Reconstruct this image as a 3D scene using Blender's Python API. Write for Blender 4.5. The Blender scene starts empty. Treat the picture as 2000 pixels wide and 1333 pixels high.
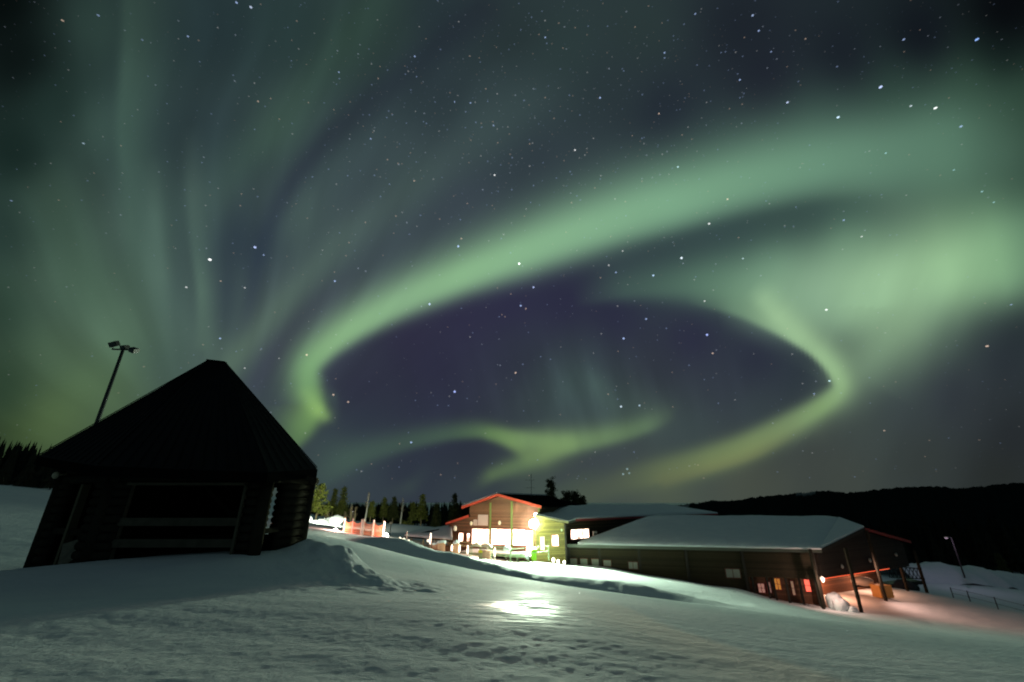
import bpy, math, random
import numpy as np
from mathutils import Vector, Matrix

# ---------------------------------------------------------------- camera, world, exposure
scene = bpy.context.scene
COL = scene.collection
FPX, TILT = 808.0, math.radians(21.0)          # focal length in pixels of a 2000 px wide frame
CT, ST = math.cos(TILT), math.sin(TILT)
cam_d = bpy.data.cameras.new('camera')
cam_d.sensor_width = 36.0
cam_d.lens = 36.0*FPX/2000.0
cam_d.clip_start, cam_d.clip_end = 0.05, 9000
cam_d.dof.use_dof = True
cam_d.dof.focus_distance = 2.6
cam_d.dof.aperture_fstop = 1.5
cam = bpy.data.objects.new('camera', cam_d)
COL.objects.link(cam)
cam.location = (0, 0, 0)
cam.rotation_euler = (math.radians(90)+TILT, 0, 0)
scene.camera = cam
world = bpy.data.worlds.new('World')
scene.world = world
world.use_nodes = True
world.node_tree.nodes['Background'].inputs[0].default_value = (.01, .02, .02, 1)
world.node_tree.nodes['Background'].inputs[1].default_value = .3
vs = scene.view_settings
vs.view_transform = 'Standard'; vs.look = 'None'; vs.exposure = 0; vs.gamma = 1
scene.cycles.max_bounces = 5
scene.cycles.sample_clamp_indirect = 4.0
scene.cycles.use_denoising = True

FLOOD_W, GABLE_W, RND = 50000, 12500, random.Random(5)

def P(u, v, Y):
    """point at forward distance Y seen in the photograph at pixel u, v"""
    x, y = (u-1000)/FPX, (666-v)/FPX
    d = Vector((x, CT-y*ST, ST+y*CT))
    return d*(Y/d.y)

# ---------------------------------------------------------------- helpers
def mat(name, col, rough=.8, metal=0., spec=.3, emit=None, es=0., noise=0., nscale=4., bump=0., bscale=20.):
    m = bpy.data.materials.new(name); m.use_nodes = True
    nt = m.node_tree; b = nt.nodes['Principled BSDF']
    b.inputs['Base Color'].default_value = (*col, 1)
    b.inputs['Roughness'].default_value = rough
    b.inputs['Metallic'].default_value = metal
    b.inputs['Specular IOR Level'].default_value = spec
    if emit:
        b.inputs['Emission Color'].default_value = (*emit, 1)
        b.inputs['Emission Strength'].default_value = es
    tc = nt.nodes.new('ShaderNodeTexCoord')
    if noise:
        n = nt.nodes.new('ShaderNodeTexNoise'); n.inputs['Scale'].default_value = nscale; n.inputs['Detail'].default_value = 6
        nt.links.new(tc.outputs['Object'], n.inputs['Vector'])
        r = nt.nodes.new('ShaderNodeMix'); r.data_type = 'RGBA'
        r.inputs[6].default_value = (*[c*(1-noise) for c in col], 1)
        r.inputs[7].default_value = (*[min(1, c*(1+noise)) for c in col], 1)
        nt.links.new(n.outputs['Fac'], r.inputs[0]); nt.links.new(r.outputs[2], b.inputs['Base Color'])
    if bump:
        n = nt.nodes.new('ShaderNodeTexNoise'); n.inputs['Scale'].default_value = bscale; n.inputs['Detail'].default_value = 5
        nt.links.new(tc.outputs['Object'], n.inputs['Vector'])
        bp = nt.nodes.new('ShaderNodeBump'); bp.inputs['Strength'].default_value = bump
        nt.links.new(n.outputs['Fac'], bp.inputs['Height']); nt.links.new(bp.outputs[0], b.inputs['Normal'])
    return m

def siding(name, col, board=.16, axis='Z', rough=.75, depth=.6):
    """timber boards: a dark joint every `board` metres, grain and tone changing from board to board"""
    m = bpy.data.materials.new(name); m.use_nodes = True
    nt = m.node_tree; b = nt.nodes['Principled BSDF']; N = nt.nodes.new; L = nt.links.new
    geo = N('ShaderNodeNewGeometry'); sp = N('ShaderNodeSeparateXYZ'); L(geo.outputs['Position'], sp.inputs[0])
    dv = N('ShaderNodeMath'); dv.operation = 'DIVIDE'; L(sp.outputs[axis], dv.inputs[0]); dv.inputs[1].default_value = board
    fr = N('ShaderNodeMath'); fr.operation = 'FRACT'; L(dv.outputs[0], fr.inputs[0])
    fl = N('ShaderNodeMath'); fl.operation = 'FLOOR'; L(dv.outputs[0], fl.inputs[0])
    wn = N('ShaderNodeTexWhiteNoise'); wn.noise_dimensions = '1D'; L(fl.outputs[0], wn.inputs['W'])
    no = N('ShaderNodeTexNoise'); no.inputs['Scale'].default_value = 3; no.inputs['Detail'].default_value = 8
    mp = N('ShaderNodeMapping'); mp.inputs['Scale'].default_value = (1, 1, 8) if axis == 'Z' else (8, 8, 1)
    L(geo.outputs['Position'], mp.inputs[0]); L(mp.outputs[0], no.inputs['Vector'])
    ad = N('ShaderNodeMath'); ad.operation = 'ADD'; L(wn.outputs['Value'], ad.inputs[0]); L(no.outputs['Fac'], ad.inputs[1])
    mr = N('ShaderNodeMapRange'); L(ad.outputs[0], mr.inputs[0]); mr.inputs[1].default_value = .3; mr.inputs[2].default_value = 1.6
    mr.inputs[3].default_value = .6; mr.inputs[4].default_value = 1.4
    gr = N('ShaderNodeMath'); gr.operation = 'GREATER_THAN'; L(fr.outputs[0], gr.inputs[0]); gr.inputs[1].default_value = .14
    g2 = N('ShaderNodeMapRange'); L(gr.outputs[0], g2.inputs[0]); g2.inputs[3].default_value = .35; g2.inputs[4].default_value = 1
    mu = N('ShaderNodeMath'); mu.operation = 'MULTIPLY'; L(mr.outputs[0], mu.inputs[0]); L(g2.outputs[0], mu.inputs[1])
    vm = N('ShaderNodeVectorMath'); vm.operation = 'SCALE'; vm.inputs[0].default_value = col; L(mu.outputs[0], vm.inputs['Scale'])
    L(vm.outputs[0], b.inputs['Base Color']); b.inputs['Roughness'].default_value = rough
    b.inputs['Specular IOR Level'].default_value = .25
    bp = N('ShaderNodeBump'); bp.inputs['Strength'].default_value = depth; bp.inputs['Distance'].default_value = .03
    L(fr.outputs[0], bp.inputs['Height']); L(bp.outputs[0], b.inputs['Normal'])
    return m

class MB:
    def __init__(s): s.v = []; s.f = []
    def add(s, vs_, fs):
        k = len(s.v); s.v += [tuple(p) for p in vs_]; s.f += [tuple(i+k for i in f) for f in fs]; return s
    def box(s, x0, x1, y0, y1, z0, z1, T=None):
        p = [Vector((x, y, z)) for z in (z0, z1) for x, y in ((x0, y0), (x1, y0), (x1, y1), (x0, y1))]
        if T: p = [T(q) for q in p]
        return s.add(p, [(3, 2, 1, 0), (4, 5, 6, 7), (0, 1, 5, 4), (1, 2, 6, 5), (2, 3, 7, 6), (3, 0, 4, 7)])
    def bar(s, a, b, w, h, up=(0, 0, 1)):
        a, b = Vector(a), Vector(b); d = (b-a).normalized(); upv = Vector(up)
        if abs(d.dot(upv)) > .98: upv = Vector((1, 0, 0))
        r = d.cross(upv).normalized(); t = r.cross(d)
        p = [c+r*i*w/2+t*j*h/2 for c in (a, b) for i, j in ((-1, -1), (1, -1), (1, 1), (-1, 1))]
        return s.add(p, [(3, 2, 1, 0), (4, 5, 6, 7), (0, 1, 5, 4), (1, 2, 6, 5), (2, 3, 7, 6), (3, 0, 4, 7)])
    def tube(s, pts, rad, n=8):
        pts = [Vector(p) for p in pts]
        if not hasattr(rad, '__len__'): rad = [rad]*len(pts)
        k = len(s.v); m = len(pts)
        for i, (p, r) in enumerate(zip(pts, rad)):
            d = (pts[min(i+1, m-1)]-pts[max(i-1, 0)]).normalized()
            a = d.cross(Vector((0, 0, 1)) if abs(d.z) < .9 else Vector((1, 0, 0))).normalized(); b = d.cross(a)
            for j in range(n):
                q = 2*math.pi*j/n
                s.v.append(tuple(p+(a*math.cos(q)+b*math.sin(q))*r))
        for i in range(m-1):
            for j in range(n):
                s.f.append((k+i*n+j, k+i*n+(j+1) % n, k+(i+1)*n+(j+1) % n, k+(i+1)*n+j))
        s.f.append(tuple(k+j for j in range(n))[::-1]); s.f.append(tuple(k+(m-1)*n+j for j in range(n)))
        return s
    def blob(s, c, r, sd=0, lump=.15, nu=14, nv=9, flat=None):
        c = Vector(c); R = random.Random(sd); ph = [R.uniform(0, 6.3) for _ in range(6)]; k = len(s.v)
        for i in range(nv+1):
            th = math.pi*i/nv
            for j in range(nu):
                a = 2*math.pi*j/nu
                g = 1+lump*(math.sin(2*a+ph[0])*math.sin(th)+.6*math.sin(3*a+ph[1]+2*th)+.5*math.sin(4*th+ph[2]))
                z = math.cos(th)*r[2]*g
                if flat is not None: z = max(z, flat)
                s.v.append((c.x+math.sin(th)*math.cos(a)*r[0]*g, c.y+math.sin(th)*math.sin(a)*r[1]*g, c.z+z))
        for i in range(nv):
            for j in range(nu):
                s.f.append((k+i*nu+j, k+(i+1)*nu+j, k+(i+1)*nu+(j+1) % nu, k+i*nu+(j+1) % nu))
        return s
    def build(s, name, m, parent=None, smooth=False):
        me = bpy.data.meshes.new(name); me.from_pydata(s.v, [], s.f); me.update()
        if m: me.materials.append(m)
        if smooth: me.polygons.foreach_set('use_smooth', [True]*len(me.polygons))
        o = bpy.data.objects.new(name, me); COL.objects.link(o)
        if parent:
            o.parent = parent
            o.matrix_parent_inverse = parent_inv(parent)
        return o

def parent_inv(p):
    m = Matrix.LocRotScale(p.location, p.rotation_euler, p.scale)
    return m.inverted()

def tag(o, label=None, cat=None, group=None, kind=None):
    if label: o['label'] = label
    if cat: o['category'] = cat
    if group: o['group'] = group
    if kind: o['kind'] = kind
    return o

def thing(name, loc, label, cat, group=None):
    o = bpy.data.objects.new(name, None); COL.objects.link(o); o.location = loc
    o.empty_display_size = .3
    return tag(o, label, cat, group)

def light(name, typ, loc, energy, col, parent=None, size=.2, target=None, angle=None, blend=.5):
    d = bpy.data.lights.new(name, typ); d.energy = energy; d.color = col
    d.shadow_soft_size = size
    if typ == 'SPOT': d.spot_size = angle; d.spot_blend = blend
    o = bpy.data.objects.new(name, d); COL.objects.link(o); o.location = loc
    if target: o.rotation_euler = (Vector(target)-Vector(loc)).to_track_quat('-Z', 'Y').to_euler()
    if parent:
        o.parent = parent; o.matrix_parent_inverse = parent_inv(parent)
    return o

def vnoise(x, y, seed=0):
    xi = np.floor(x).astype(np.int64); yi = np.floor(y).astype(np.int64)
    fx = x-xi; fy = y-yi; fx = fx*fx*(3-2*fx); fy = fy*fy*(3-2*fy)
    def h(a, b):
        n = (a*374761393+b*668265263+seed*1442695041) & 0xffffffff
        n = ((n ^ (n >> 13))*1274126177) & 0xffffffff
        return ((n ^ (n >> 16)) & 0xffff)/65535.0
    return (h(xi, yi)*(1-fx)+h(xi+1, yi)*fx)*(1-fy)+(h(xi, yi+1)*(1-fx)+h(xi+1, yi+1)*fx)*fy

def fbm(x, y, seed=0, o=4):
    t = 0; a = .5
    for i in range(o):
        t = t+a*(vnoise(x, y, seed+i*17)-.5); x = x*2.03+13.1; y = y*2.03+7.7; a *= .5
    return t
# ---------------------------------------------------------------- sky colours
def smooth_line(pts, n=14):
    """Catmull-Rom through rows of (u, v, w_left, w_right, alpha, r, g, b)."""
    P_ = np.array(pts, float)
    P_ = np.vstack([2*P_[0]-P_[1], P_, 2*P_[-1]-P_[-2]])
    out = []
    for i in range(1, len(P_)-2):
        a, b, c, d = P_[i-1], P_[i], P_[i+1], P_[i+2]
        for k in range(n):
            t = k/n
            q = .5*((2*b)+(c-a)*t+(2*a-5*b+4*c-d)*t*t+(3*b-a-3*c+d)*t**3)
            q[2:] = b[2:]*(1-t)+c[2:]*t
            out.append(q)
    out.append(P_[-2])
    return np.array(out)

def stroke(col, u, v, pts, p1=2.0, p2=2.0, mode='mix'):
    L = smooth_line(pts)
    A = L[:-1]; B = L[1:]
    best = np.full(u.shape, 1e18); par = np.zeros(u.shape + (6,)); sd = np.zeros(u.shape)
    for a, b in zip(A, B):
        dx, dy = b[0]-a[0], b[1]-a[1]
        l2 = dx*dx+dy*dy+1e-9
        t = np.clip(((u-a[0])*dx+(v-a[1])*dy)/l2, 0, 1)
        ex, ey = u-(a[0]+dx*t), v-(a[1]+dy*t)
        d = ex*ex+ey*ey
        m = d < best
        best[m] = d[m]
        sg = np.sign(dx*ey-dy*ex)
        sd[m] = (np.sqrt(d)*sg)[m]
        par[m] = (a[2:][None]*(1-t[m])[:, None]+b[2:][None]*t[m][:, None])
    w = np.where(sd < 0, par[:, 0], par[:, 1])      # left of travel / right of travel (v grows down)
    p = np.where(sd < 0, p1, p2)
    al = par[:, 2]*np.exp(-(np.abs(sd)/w)**p)
    return col*(1-al[:, None])+par[:, 3:6]*al[:, None]

BASE = [  # u, v, r, g, b : soft background of the night sky, lens falloff painted into its corners
 (-300,-100,3,6,7),(0,0,4,9,9),(40,120,8,15,15),(30,300,20,36,33),(0,450,34,52,48),(0,600,40,60,50),(10,760,38,58,44),(20,860,42,58,36),
 (110,200,30,48,44),(110,400,56,76,68),(110,560,72,96,82),(110,700,74,98,76),(110,820,78,98,64),
 (200,60,46,66,60),(200,250,62,86,78),(230,450,72,94,86),(230,640,86,112,94),(210,760,80,104,74),
 (300,60,34,48,52),(300,250,40,54,60),(310,420,58,78,76),(330,600,66,86,82),(330,690,68,90,82),
 (420,60,38,54,58),(420,250,46,62,66),(470,480,42,54,66),(440,600,60,76,78),(420,690,78,98,90),
 (560,60,40,58,58),(560,250,58,78,74),(580,420,66,84,82),(540,600,72,88,86),
 (700,60,42,60,56),(760,60,42,58,56),(850,40,36,48,54),(860,180,42,54,60),
 (800,330,60,76,78),(950,230,56,72,74),(1000,60,38,50,52),(1100,100,44,60,60),(1020,200,52,68,70),
 (1250,60,42,56,56),(1200,170,42,54,58),(1050,320,46,56,64),(900,400,56,66,76),(750,460,60,72,80),(620,640,60,66,80),(540,700,62,68,80),(520,760,60,72,78),
 (1300,230,30,36,48),(1450,60,28,34,42),(1500,160,27,30,42),(1650,120,22,26,36),(1800,80,12,14,24),(1960,30,3,3,8),(2050,-50,1,1,4),(1950,110,8,16,18),
 (1150,360,48,60,66),(1400,290,38,50,56),(1600,220,40,56,56),(1750,170,38,58,52),(1900,160,50,76,62),(2000,190,42,66,54),
 (1950,300,72,100,86),(1850,300,86,120,100),(1930,370,60,86,74),(1990,360,44,66,56),(1990,480,100,136,110),
 (1550,420,58,78,74),(1450,450,54,72,72),(1700,400,70,94,84),(1300,500,50,68,70),(1220,520,48,60,68),(1380,530,66,92,82),(1500,490,84,116,98),(1650,460,96,132,108),
 (800,660,46,44,66),(900,620,44,42,66),(1000,600,42,40,66),(1100,600,40,38,64),(1200,620,38,36,62),(1350,660,38,36,62),(1480,700,38,40,60),(1560,740,44,54,64),
 (700,760,46,46,66),(850,720,44,44,66),(1000,700,44,46,64),(1150,680,48,56,66),(1130,760,60,74,76),(1280,720,48,52,64),(1250,780,56,70,72),(1400,760,48,54,66),(1480,800,54,66,70),(1050,800,58,70,74),
 (700,830,44,52,66),(850,810,44,48,66),(1350,830,60,74,74),
 (700,940,52,62,70),(660,890,64,84,80),(800,920,42,48,62),(900,880,40,44,58),(900,950,54,64,70),(1050,950,66,80,72),(1200,900,60,68,72),(1130,960,72,84,72),(1330,850,58,70,72),
 (1300,960,82,92,74),(1450,940,74,80,68),(1500,950,68,74,66),(1600,900,62,68,64),(1700,830,62,72,68),(1750,790,50,56,64),(1850,760,44,48,60),(1950,700,38,44,52),(1900,800,46,52,56),(1980,850,34,38,42),
 (1800,900,50,56,54),(1950,930,38,42,40),(1650,950,62,68,62),(1850,650,78,98,88),(1740,760,72,88,82),(1990,640,36,44,50),(1780,700,84,104,90),
 (600,960,46,54,62),(500,960,60,72,60),(300,960,70,84,60),(100,960,50,64,44),
 (-400,500,14,24,20),(-600,800,10,16,12),(2400,500,30,46,38),(2600,800,12,16,14),(1000,-700,66,80,90),(0,-900,50,62,70),(2000,-900,50,62,76),(1000,1300,40,48,40),(200,1300,30,36,26),(1800,1300,26,30,28)]

def sky_rgb(u, v):
    B = np.array(BASE, float)
    num = np.zeros((len(u), 3)); den = np.zeros(len(u))
    for b in B:
        d2 = (u-b[0])**2+(v-b[1])**2
        w = 1/(d2+62.**2)**1.6
        num += w[:, None]*b[2:][None]; den += w
    c = num/den[:, None]
    S = lambda pts, p1=2., p2=2.: stroke(c, u, v, pts, p1, p2)
    # tall faint rays on the left
    c = S([(250,-80,80,16,.8,50,70,64),(248,60,80,14,.85,56,78,70),(244,140,75,14,.85,62,86,77),(240,240,75,16,.75,66,92,82),(248,360,60,20,.6,70,96,86),(265,480,55,26,.4,76,104,90),(275,640,70,40,.3,84,112,92)])
    c = S([(90,300,40,60,.0,66,94,76),(120,420,60,70,.45,66,92,76),(190,560,70,70,.4,80,110,88),(240,650,60,60,.3,84,112,90)])
    c = S([(300,300,16,20,.0,80,106,96),(304,420,20,22,.65,82,108,98),(314,540,24,28,.55,86,112,100),(350,640,24,34,.2,80,104,92)])
    c = S([(368,240,26,16,.0,80,104,98),(374,380,30,14,.6,84,108,100),(382,480,26,12,.6,84,110,100),(392,570,22,10,.6,92,120,104),(396,670,26,14,.35,88,114,98)])
    c = S([(352,430,10,16,.0,60,78,80),(345,560,14,22,.25,62,80,82),(350,660,14,24,.1,66,84,84)])
    c = S([(780,-60,50,40,.4,50,72,62),(690,60,50,40,.4,52,76,64),(600,170,42,40,.5,62,88,76),(530,260,38,44,.55,66,92,80),(470,320,36,50,.45,66,92,82),(425,400,30,50,.35,70,94,86),(410,470,26,40,.15,72,96,88)])
    c = S([(940,20,40,34,.5,34,40,50),(830,110,36,30,.55,36,44,54),(720,200,36,32,.6,38,46,56),(640,270,32,28,.65,38,45,56),(575,350,26,24,.68,42,50,62),(535,420,22,24,.62,44,54,66),(505,500,22,16,.6,44,56,70),(490,580,20,14,.45,50,60,74),(480,640,16,14,.2,56,66,78)])
    c = S([(446,480,12,12,.0,44,56,68),(442,560,22,14,.4,48,60,74),(440,640,18,16,.25,54,66,76)])
    c = S([(1120,120,60,40,.0,66,84,82),(950,260,50,46,.35,66,84,82),(800,370,50,42,.45,74,94,88),(680,460,50,38,.6,82,104,96),(590,550,40,30,.65,86,108,98),(520,630,34,28,.6,88,110,96),(460,700,30,26,.6,92,116,98),(400,780,26,26,.5,92,116,96)])
    c = S([(600,330,14,14,.0,70,90,86),(598,420,20,26,.35,72,92,88),(580,520,22,30,.2,74,94,90)])
    c = S([(720,520,40,30,.0,56,62,76),(620,600,30,24,.4,60,66,80),(550,680,26,20,.55,60,64,80),(500,750,20,20,.5,60,66,80)])
    # glow in the lower left
    c = S([(60,860,60,60,.4,78,100,60),(130,790,60,50,.35,88,116,76),(170,740,50,50,.3,92,122,84),(230,700,50,50,.3,86,116,88)])
    # inner dim clouds of light
    c = S([(1040,690,80,80,.15,62,80,80),(1110,750,80,80,.5,68,90,86),(1190,790,70,70,.45,68,88,84),(1270,810,40,40,.35,80,100,84)])
    c = S([(1140,710,16,16,.0,72,94,88),(1165,750,20,20,.4,72,94,88),(1195,790,20,20,.3,70,90,82)])
    # ribbon low over the lodge
    c = S([(600,960,40,24,.3,66,88,80),(680,900,36,24,.5,74,100,84),(780,868,28,18,.55,74,102,82),(880,848,24,14,.6,80,110,82),(950,845,20,14,.8,98,130,86),(1000,862,18,16,.85,118,148,92),(1030,885,20,18,.5,120,150,92)], 2, 2.6)
    c = S([(960,848,12,14,.5,104,136,88),(1020,855,18,24,.8,122,154,102),(1070,862,26,28,.85,128,160,106),(1130,862,28,22,.75,120,152,102),(1200,850,26,18,.7,110,140,96),(1260,832,22,16,.62,104,134,96),(1300,812,20,16,.2,100,126,90)], 2, 2.8)
    c = S([(1110,868,20,18,.6,122,152,100),(1060,890,24,22,.7,122,150,98),(1010,908,20,18,.65,106,134,90),(960,928,14,16,.65,100,126,84),(930,950,14,14,.2,80,98,78)], 2.4, 2)
    c = S([(760,965,20,20,.1,70,88,76),(800,950,16,18,.3,70,90,76),(830,920,16,16,.1,66,86,76)])
    c = S([(1240,868,16,16,.0,62,70,72),(1150,905,16,14,.35,54,60,70),(1090,935,14,14,.4,56,62,70)])
    # right hand cloud of light
    c = S([(1120,592,24,8,.0,76,104,88),(1220,566,50,24,.6,76,106,92),(1320,556,66,34,.68,90,124,104),(1420,556,80,46,.75,108,146,120),(1520,556,90,60,.75,128,168,136),(1620,560,90,70,.6,136,174,140)], 2, 2.6)
    c = S([(1400,600,50,40,.0,122,156,128),(1490,590,56,70,.6,130,166,136),(1600,575,72,96,.9,140,176,144),(1720,556,94,96,.95,154,194,152),(1850,520,110,104,.95,152,194,148),(1950,500,110,100,.9,138,182,138),(2020,485,110,100,.7,112,152,118),(2120,460,100,90,.3,60,84,66)], 2, 3.0)
    c = S([(1700,500,50,90,.0,150,186,150),(1760,570,60,80,.5,144,180,142),(1760,630,70,80,.8,132,164,130),(1680,720,60,70,.75,118,146,118),(1650,780,40,56,.5,104,126,104),(1600,830,30,50,.35,90,104,88)])
    c = S([(1655,530,14,50,.0,160,198,156),(1690,600,16,60,.25,156,194,152),(1720,630,18,40,.1,140,176,140)])
    # the great arm
    c = S([(560,880,40,14,.75,84,114,78),(590,840,50,22,.85,104,140,88),(612,795,42,26,.92,120,160,96),(600,750,40,30,.95,118,160,110),(606,712,42,26,.95,126,170,120),(640,676,44,26,.95,134,176,128),(700,634,48,30,.95,136,178,132),(790,584,54,38,.95,136,178,136),(900,536,60,44,.95,140,186,140),(1013,492,68,54,.96,138,184,142),(1150,444,78,58,.96,134,180,142),(1300,396,88,62,.95,126,172,138),(1450,352,94,62,.93,118,162,132),(1600,316,98,66,.9,110,152,126),(1750,290,90,90,.85,98,136,114),(1870,262,92,100,.7,88,124,104),(1980,235,90,90,.5,64,92,76),(2100,210,90,80,.3,40,58,46)], 1.9, 3.0)
    # dark wedge between the two arms
    c = S([(1150,520,24,40,.0,48,60,68),(1280,488,22,46,.5,48,62,68),(1400,456,24,52,.7,50,68,70),(1500,430,24,52,.75,52,72,70),(1600,409,22,48,.75,56,78,74),(1680,398,20,40,.6,66,92,82),(1740,394,18,36,.3,76,102,88),(1800,388,20,30,.0,90,120,100)], 2.4, 2)
    c = S([(600,770,12,14,.3,140,180,116),(622,800,14,16,.85,142,182,108),(634,812,16,14,.7,134,172,102)])
    c = S([(640,745,8,16,.0,60,64,80),(652,775,8,18,.55,70,90,86),(655,810,10,14,.2,60,74,76)])
    # bright rim of the loop
    c = S([(1340,586,30,6,.0,96,128,104),(1430,602,46,14,.65,114,150,120),(1490,626,44,14,.85,134,168,132),(1545,655,40,13,.92,152,188,146),(1595,690,38,12,.95,156,192,146),(1630,728,32,14,.95,152,188,140),(1640,762,26,20,.92,142,176,128),(1605,797,22,26,.9,132,164,112),(1545,832,26,30,.86,126,152,106),(1465,872,26,32,.82,122,144,96),(1390,900,26,34,.78,116,136,90),(1310,922,26,34,.7,106,122,84),(1230,944,24,34,.5,96,108,78),(1150,970,18,28,.3,86,96,74)], 2, 3.2)
    c = S([(1465,560,26,20,.0,150,186,146),(1490,585,30,22,.6,158,196,152),(1520,620,34,20,.75,164,202,156),(1560,655,30,16,.5,160,196,150)])
    c = S([(1580,830,10,26,.0,140,140,90),(1480,885,10,26,.35,134,140,88),(1390,915,10,26,.35,130,132,84),(1300,940,12,26,.3,112,114,78)])
    # fine ray structure: a fan rising from behind the shelter, and faint curtains on the right
    th = np.arctan2(u-430, 1080-v); rad = np.hypot(u-430, 1080-v)
    th = th+.22*(vnoise(rad/260., th*1.5, 55)-.5)
    ray = fbm(th*9, rad/420., 61, 4)+.35*fbm(th*30, rad/500., 71, 3)
    m = np.clip((1150-u)/500., 0, 1)*np.clip(1-(v-650)/350., 0, 1)*np.clip((rad-150)/300, 0, 1)
    a_arm = np.clip((c[:, 1]-105)/50., 0, 1)
    c = c*(1+.24*ray*m*(1-.7*a_arm))[:, None]
    ray2 = fbm((u+.35*v)/70., v/420., 81, 4)
    m2 = np.clip((u-1350)/350., 0, 1)*np.clip((v-430)/120., 0, 1)
    c = c*(1+.12*ray2*m2)[:, None]
    ray3 = fbm((u-.25*v)/38., v/240., 91, 4)
    m3 = np.exp(-((u-1130)/230.)**2-((v-760)/80.)**2)
    c = c*(1+.5*ray3*m3)[:, None]
    c = c*(1+.05*fbm(u/160., v/120., 95, 3))[:, None]
    return np.clip(c, 0, 255)

def to_lin(c):
    c = np.asarray(c, float)/255.
    return np.where(c <= .04045, c/12.92, ((c+.055)/1.055)**2.4)
# ---------------------------------------------------------------- sky dome
def grid_mesh(name, V, ny, nx, wrap=False):
    me = bpy.data.meshes.new(name)
    jj = np.arange(nx if wrap else nx-1); ii = np.arange(ny-1)
    I, J = np.meshgrid(ii, jj, indexing='ij'); J2 = (J+1) % nx
    F = np.stack([I*nx+J, I*nx+J2, (I+1)*nx+J2, (I+1)*nx+J], -1).reshape(-1, 4)
    me.vertices.add(len(V)); me.vertices.foreach_set('co', V.astype(np.float32).ravel())
    me.loops.add(F.size); me.loops.foreach_set('vertex_index', F.astype(np.int32).ravel())
    me.polygons.add(len(F)); me.polygons.foreach_set('loop_start', np.arange(0, F.size, 4, dtype=np.int32))
    me.update(calc_edges=True); me.validate()
    me.polygons.foreach_set('use_smooth', np.ones(len(me.polygons), bool))
    return me

def to_pixels(D):
    c = D[:, 1]*CT+D[:, 2]*ST; y = -D[:, 1]*ST+D[:, 2]*CT; x = D[:, 0]
    cc = np.maximum(c, .28)
    return 1000+FPX*x/cc, 666-FPX*y/cc, c

def sky_from_dirs(D):
    u, v, c = to_pixels(D)
    rgb = sky_rgb(np.clip(u, -1200, 3200), np.clip(v, -1200, 1400))
    f = np.clip((.55-c)/.3, 0, 1)[:, None]
    return rgb*(1-f)+np.array([[50., 65, 69]])*f

az = np.radians(np.concatenate([np.arange(-68, 68, .34), np.arange(68, 292, 7.)]))
el = np.radians(np.concatenate([np.arange(-5, 66, .32), np.arange(66, 90, 2.), [89.9]]))
A_, E_ = np.meshgrid(az, el)
D_ = np.stack([np.sin(A_)*np.cos(E_), np.cos(A_)*np.cos(E_), np.sin(E_)], -1).reshape(-1, 3)
sky_me = grid_mesh('sky', D_*3600, len(el), len(az), wrap=True)
at_ = sky_me.color_attributes.new('glow', 'FLOAT_COLOR', 'POINT')
rgba = np.ones((len(D_), 4), np.float32); rgba[:, :3] = to_lin(sky_from_dirs(D_))
at_.data.foreach_set('color', rgba.ravel())
sm = bpy.data.materials.new('night_sky'); sm.use_nodes = True
nt = sm.node_tree; nt.nodes.clear()
ou = nt.nodes.new('ShaderNodeOutputMaterial'); em = nt.nodes.new('ShaderNodeEmission'); at = nt.nodes.new('ShaderNodeAttribute')
at.attribute_name = 'glow'; nt.links.new(at.outputs['Color'], em.inputs[0]); nt.links.new(em.outputs[0], ou.inputs[0])
sm.cycles.emission_sampling = 'NONE'
sky_me.materials.append(sm)
sky = bpy.data.objects.new('sky', sky_me); COL.objects.link(sky); tag(sky, kind='structure')

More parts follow.
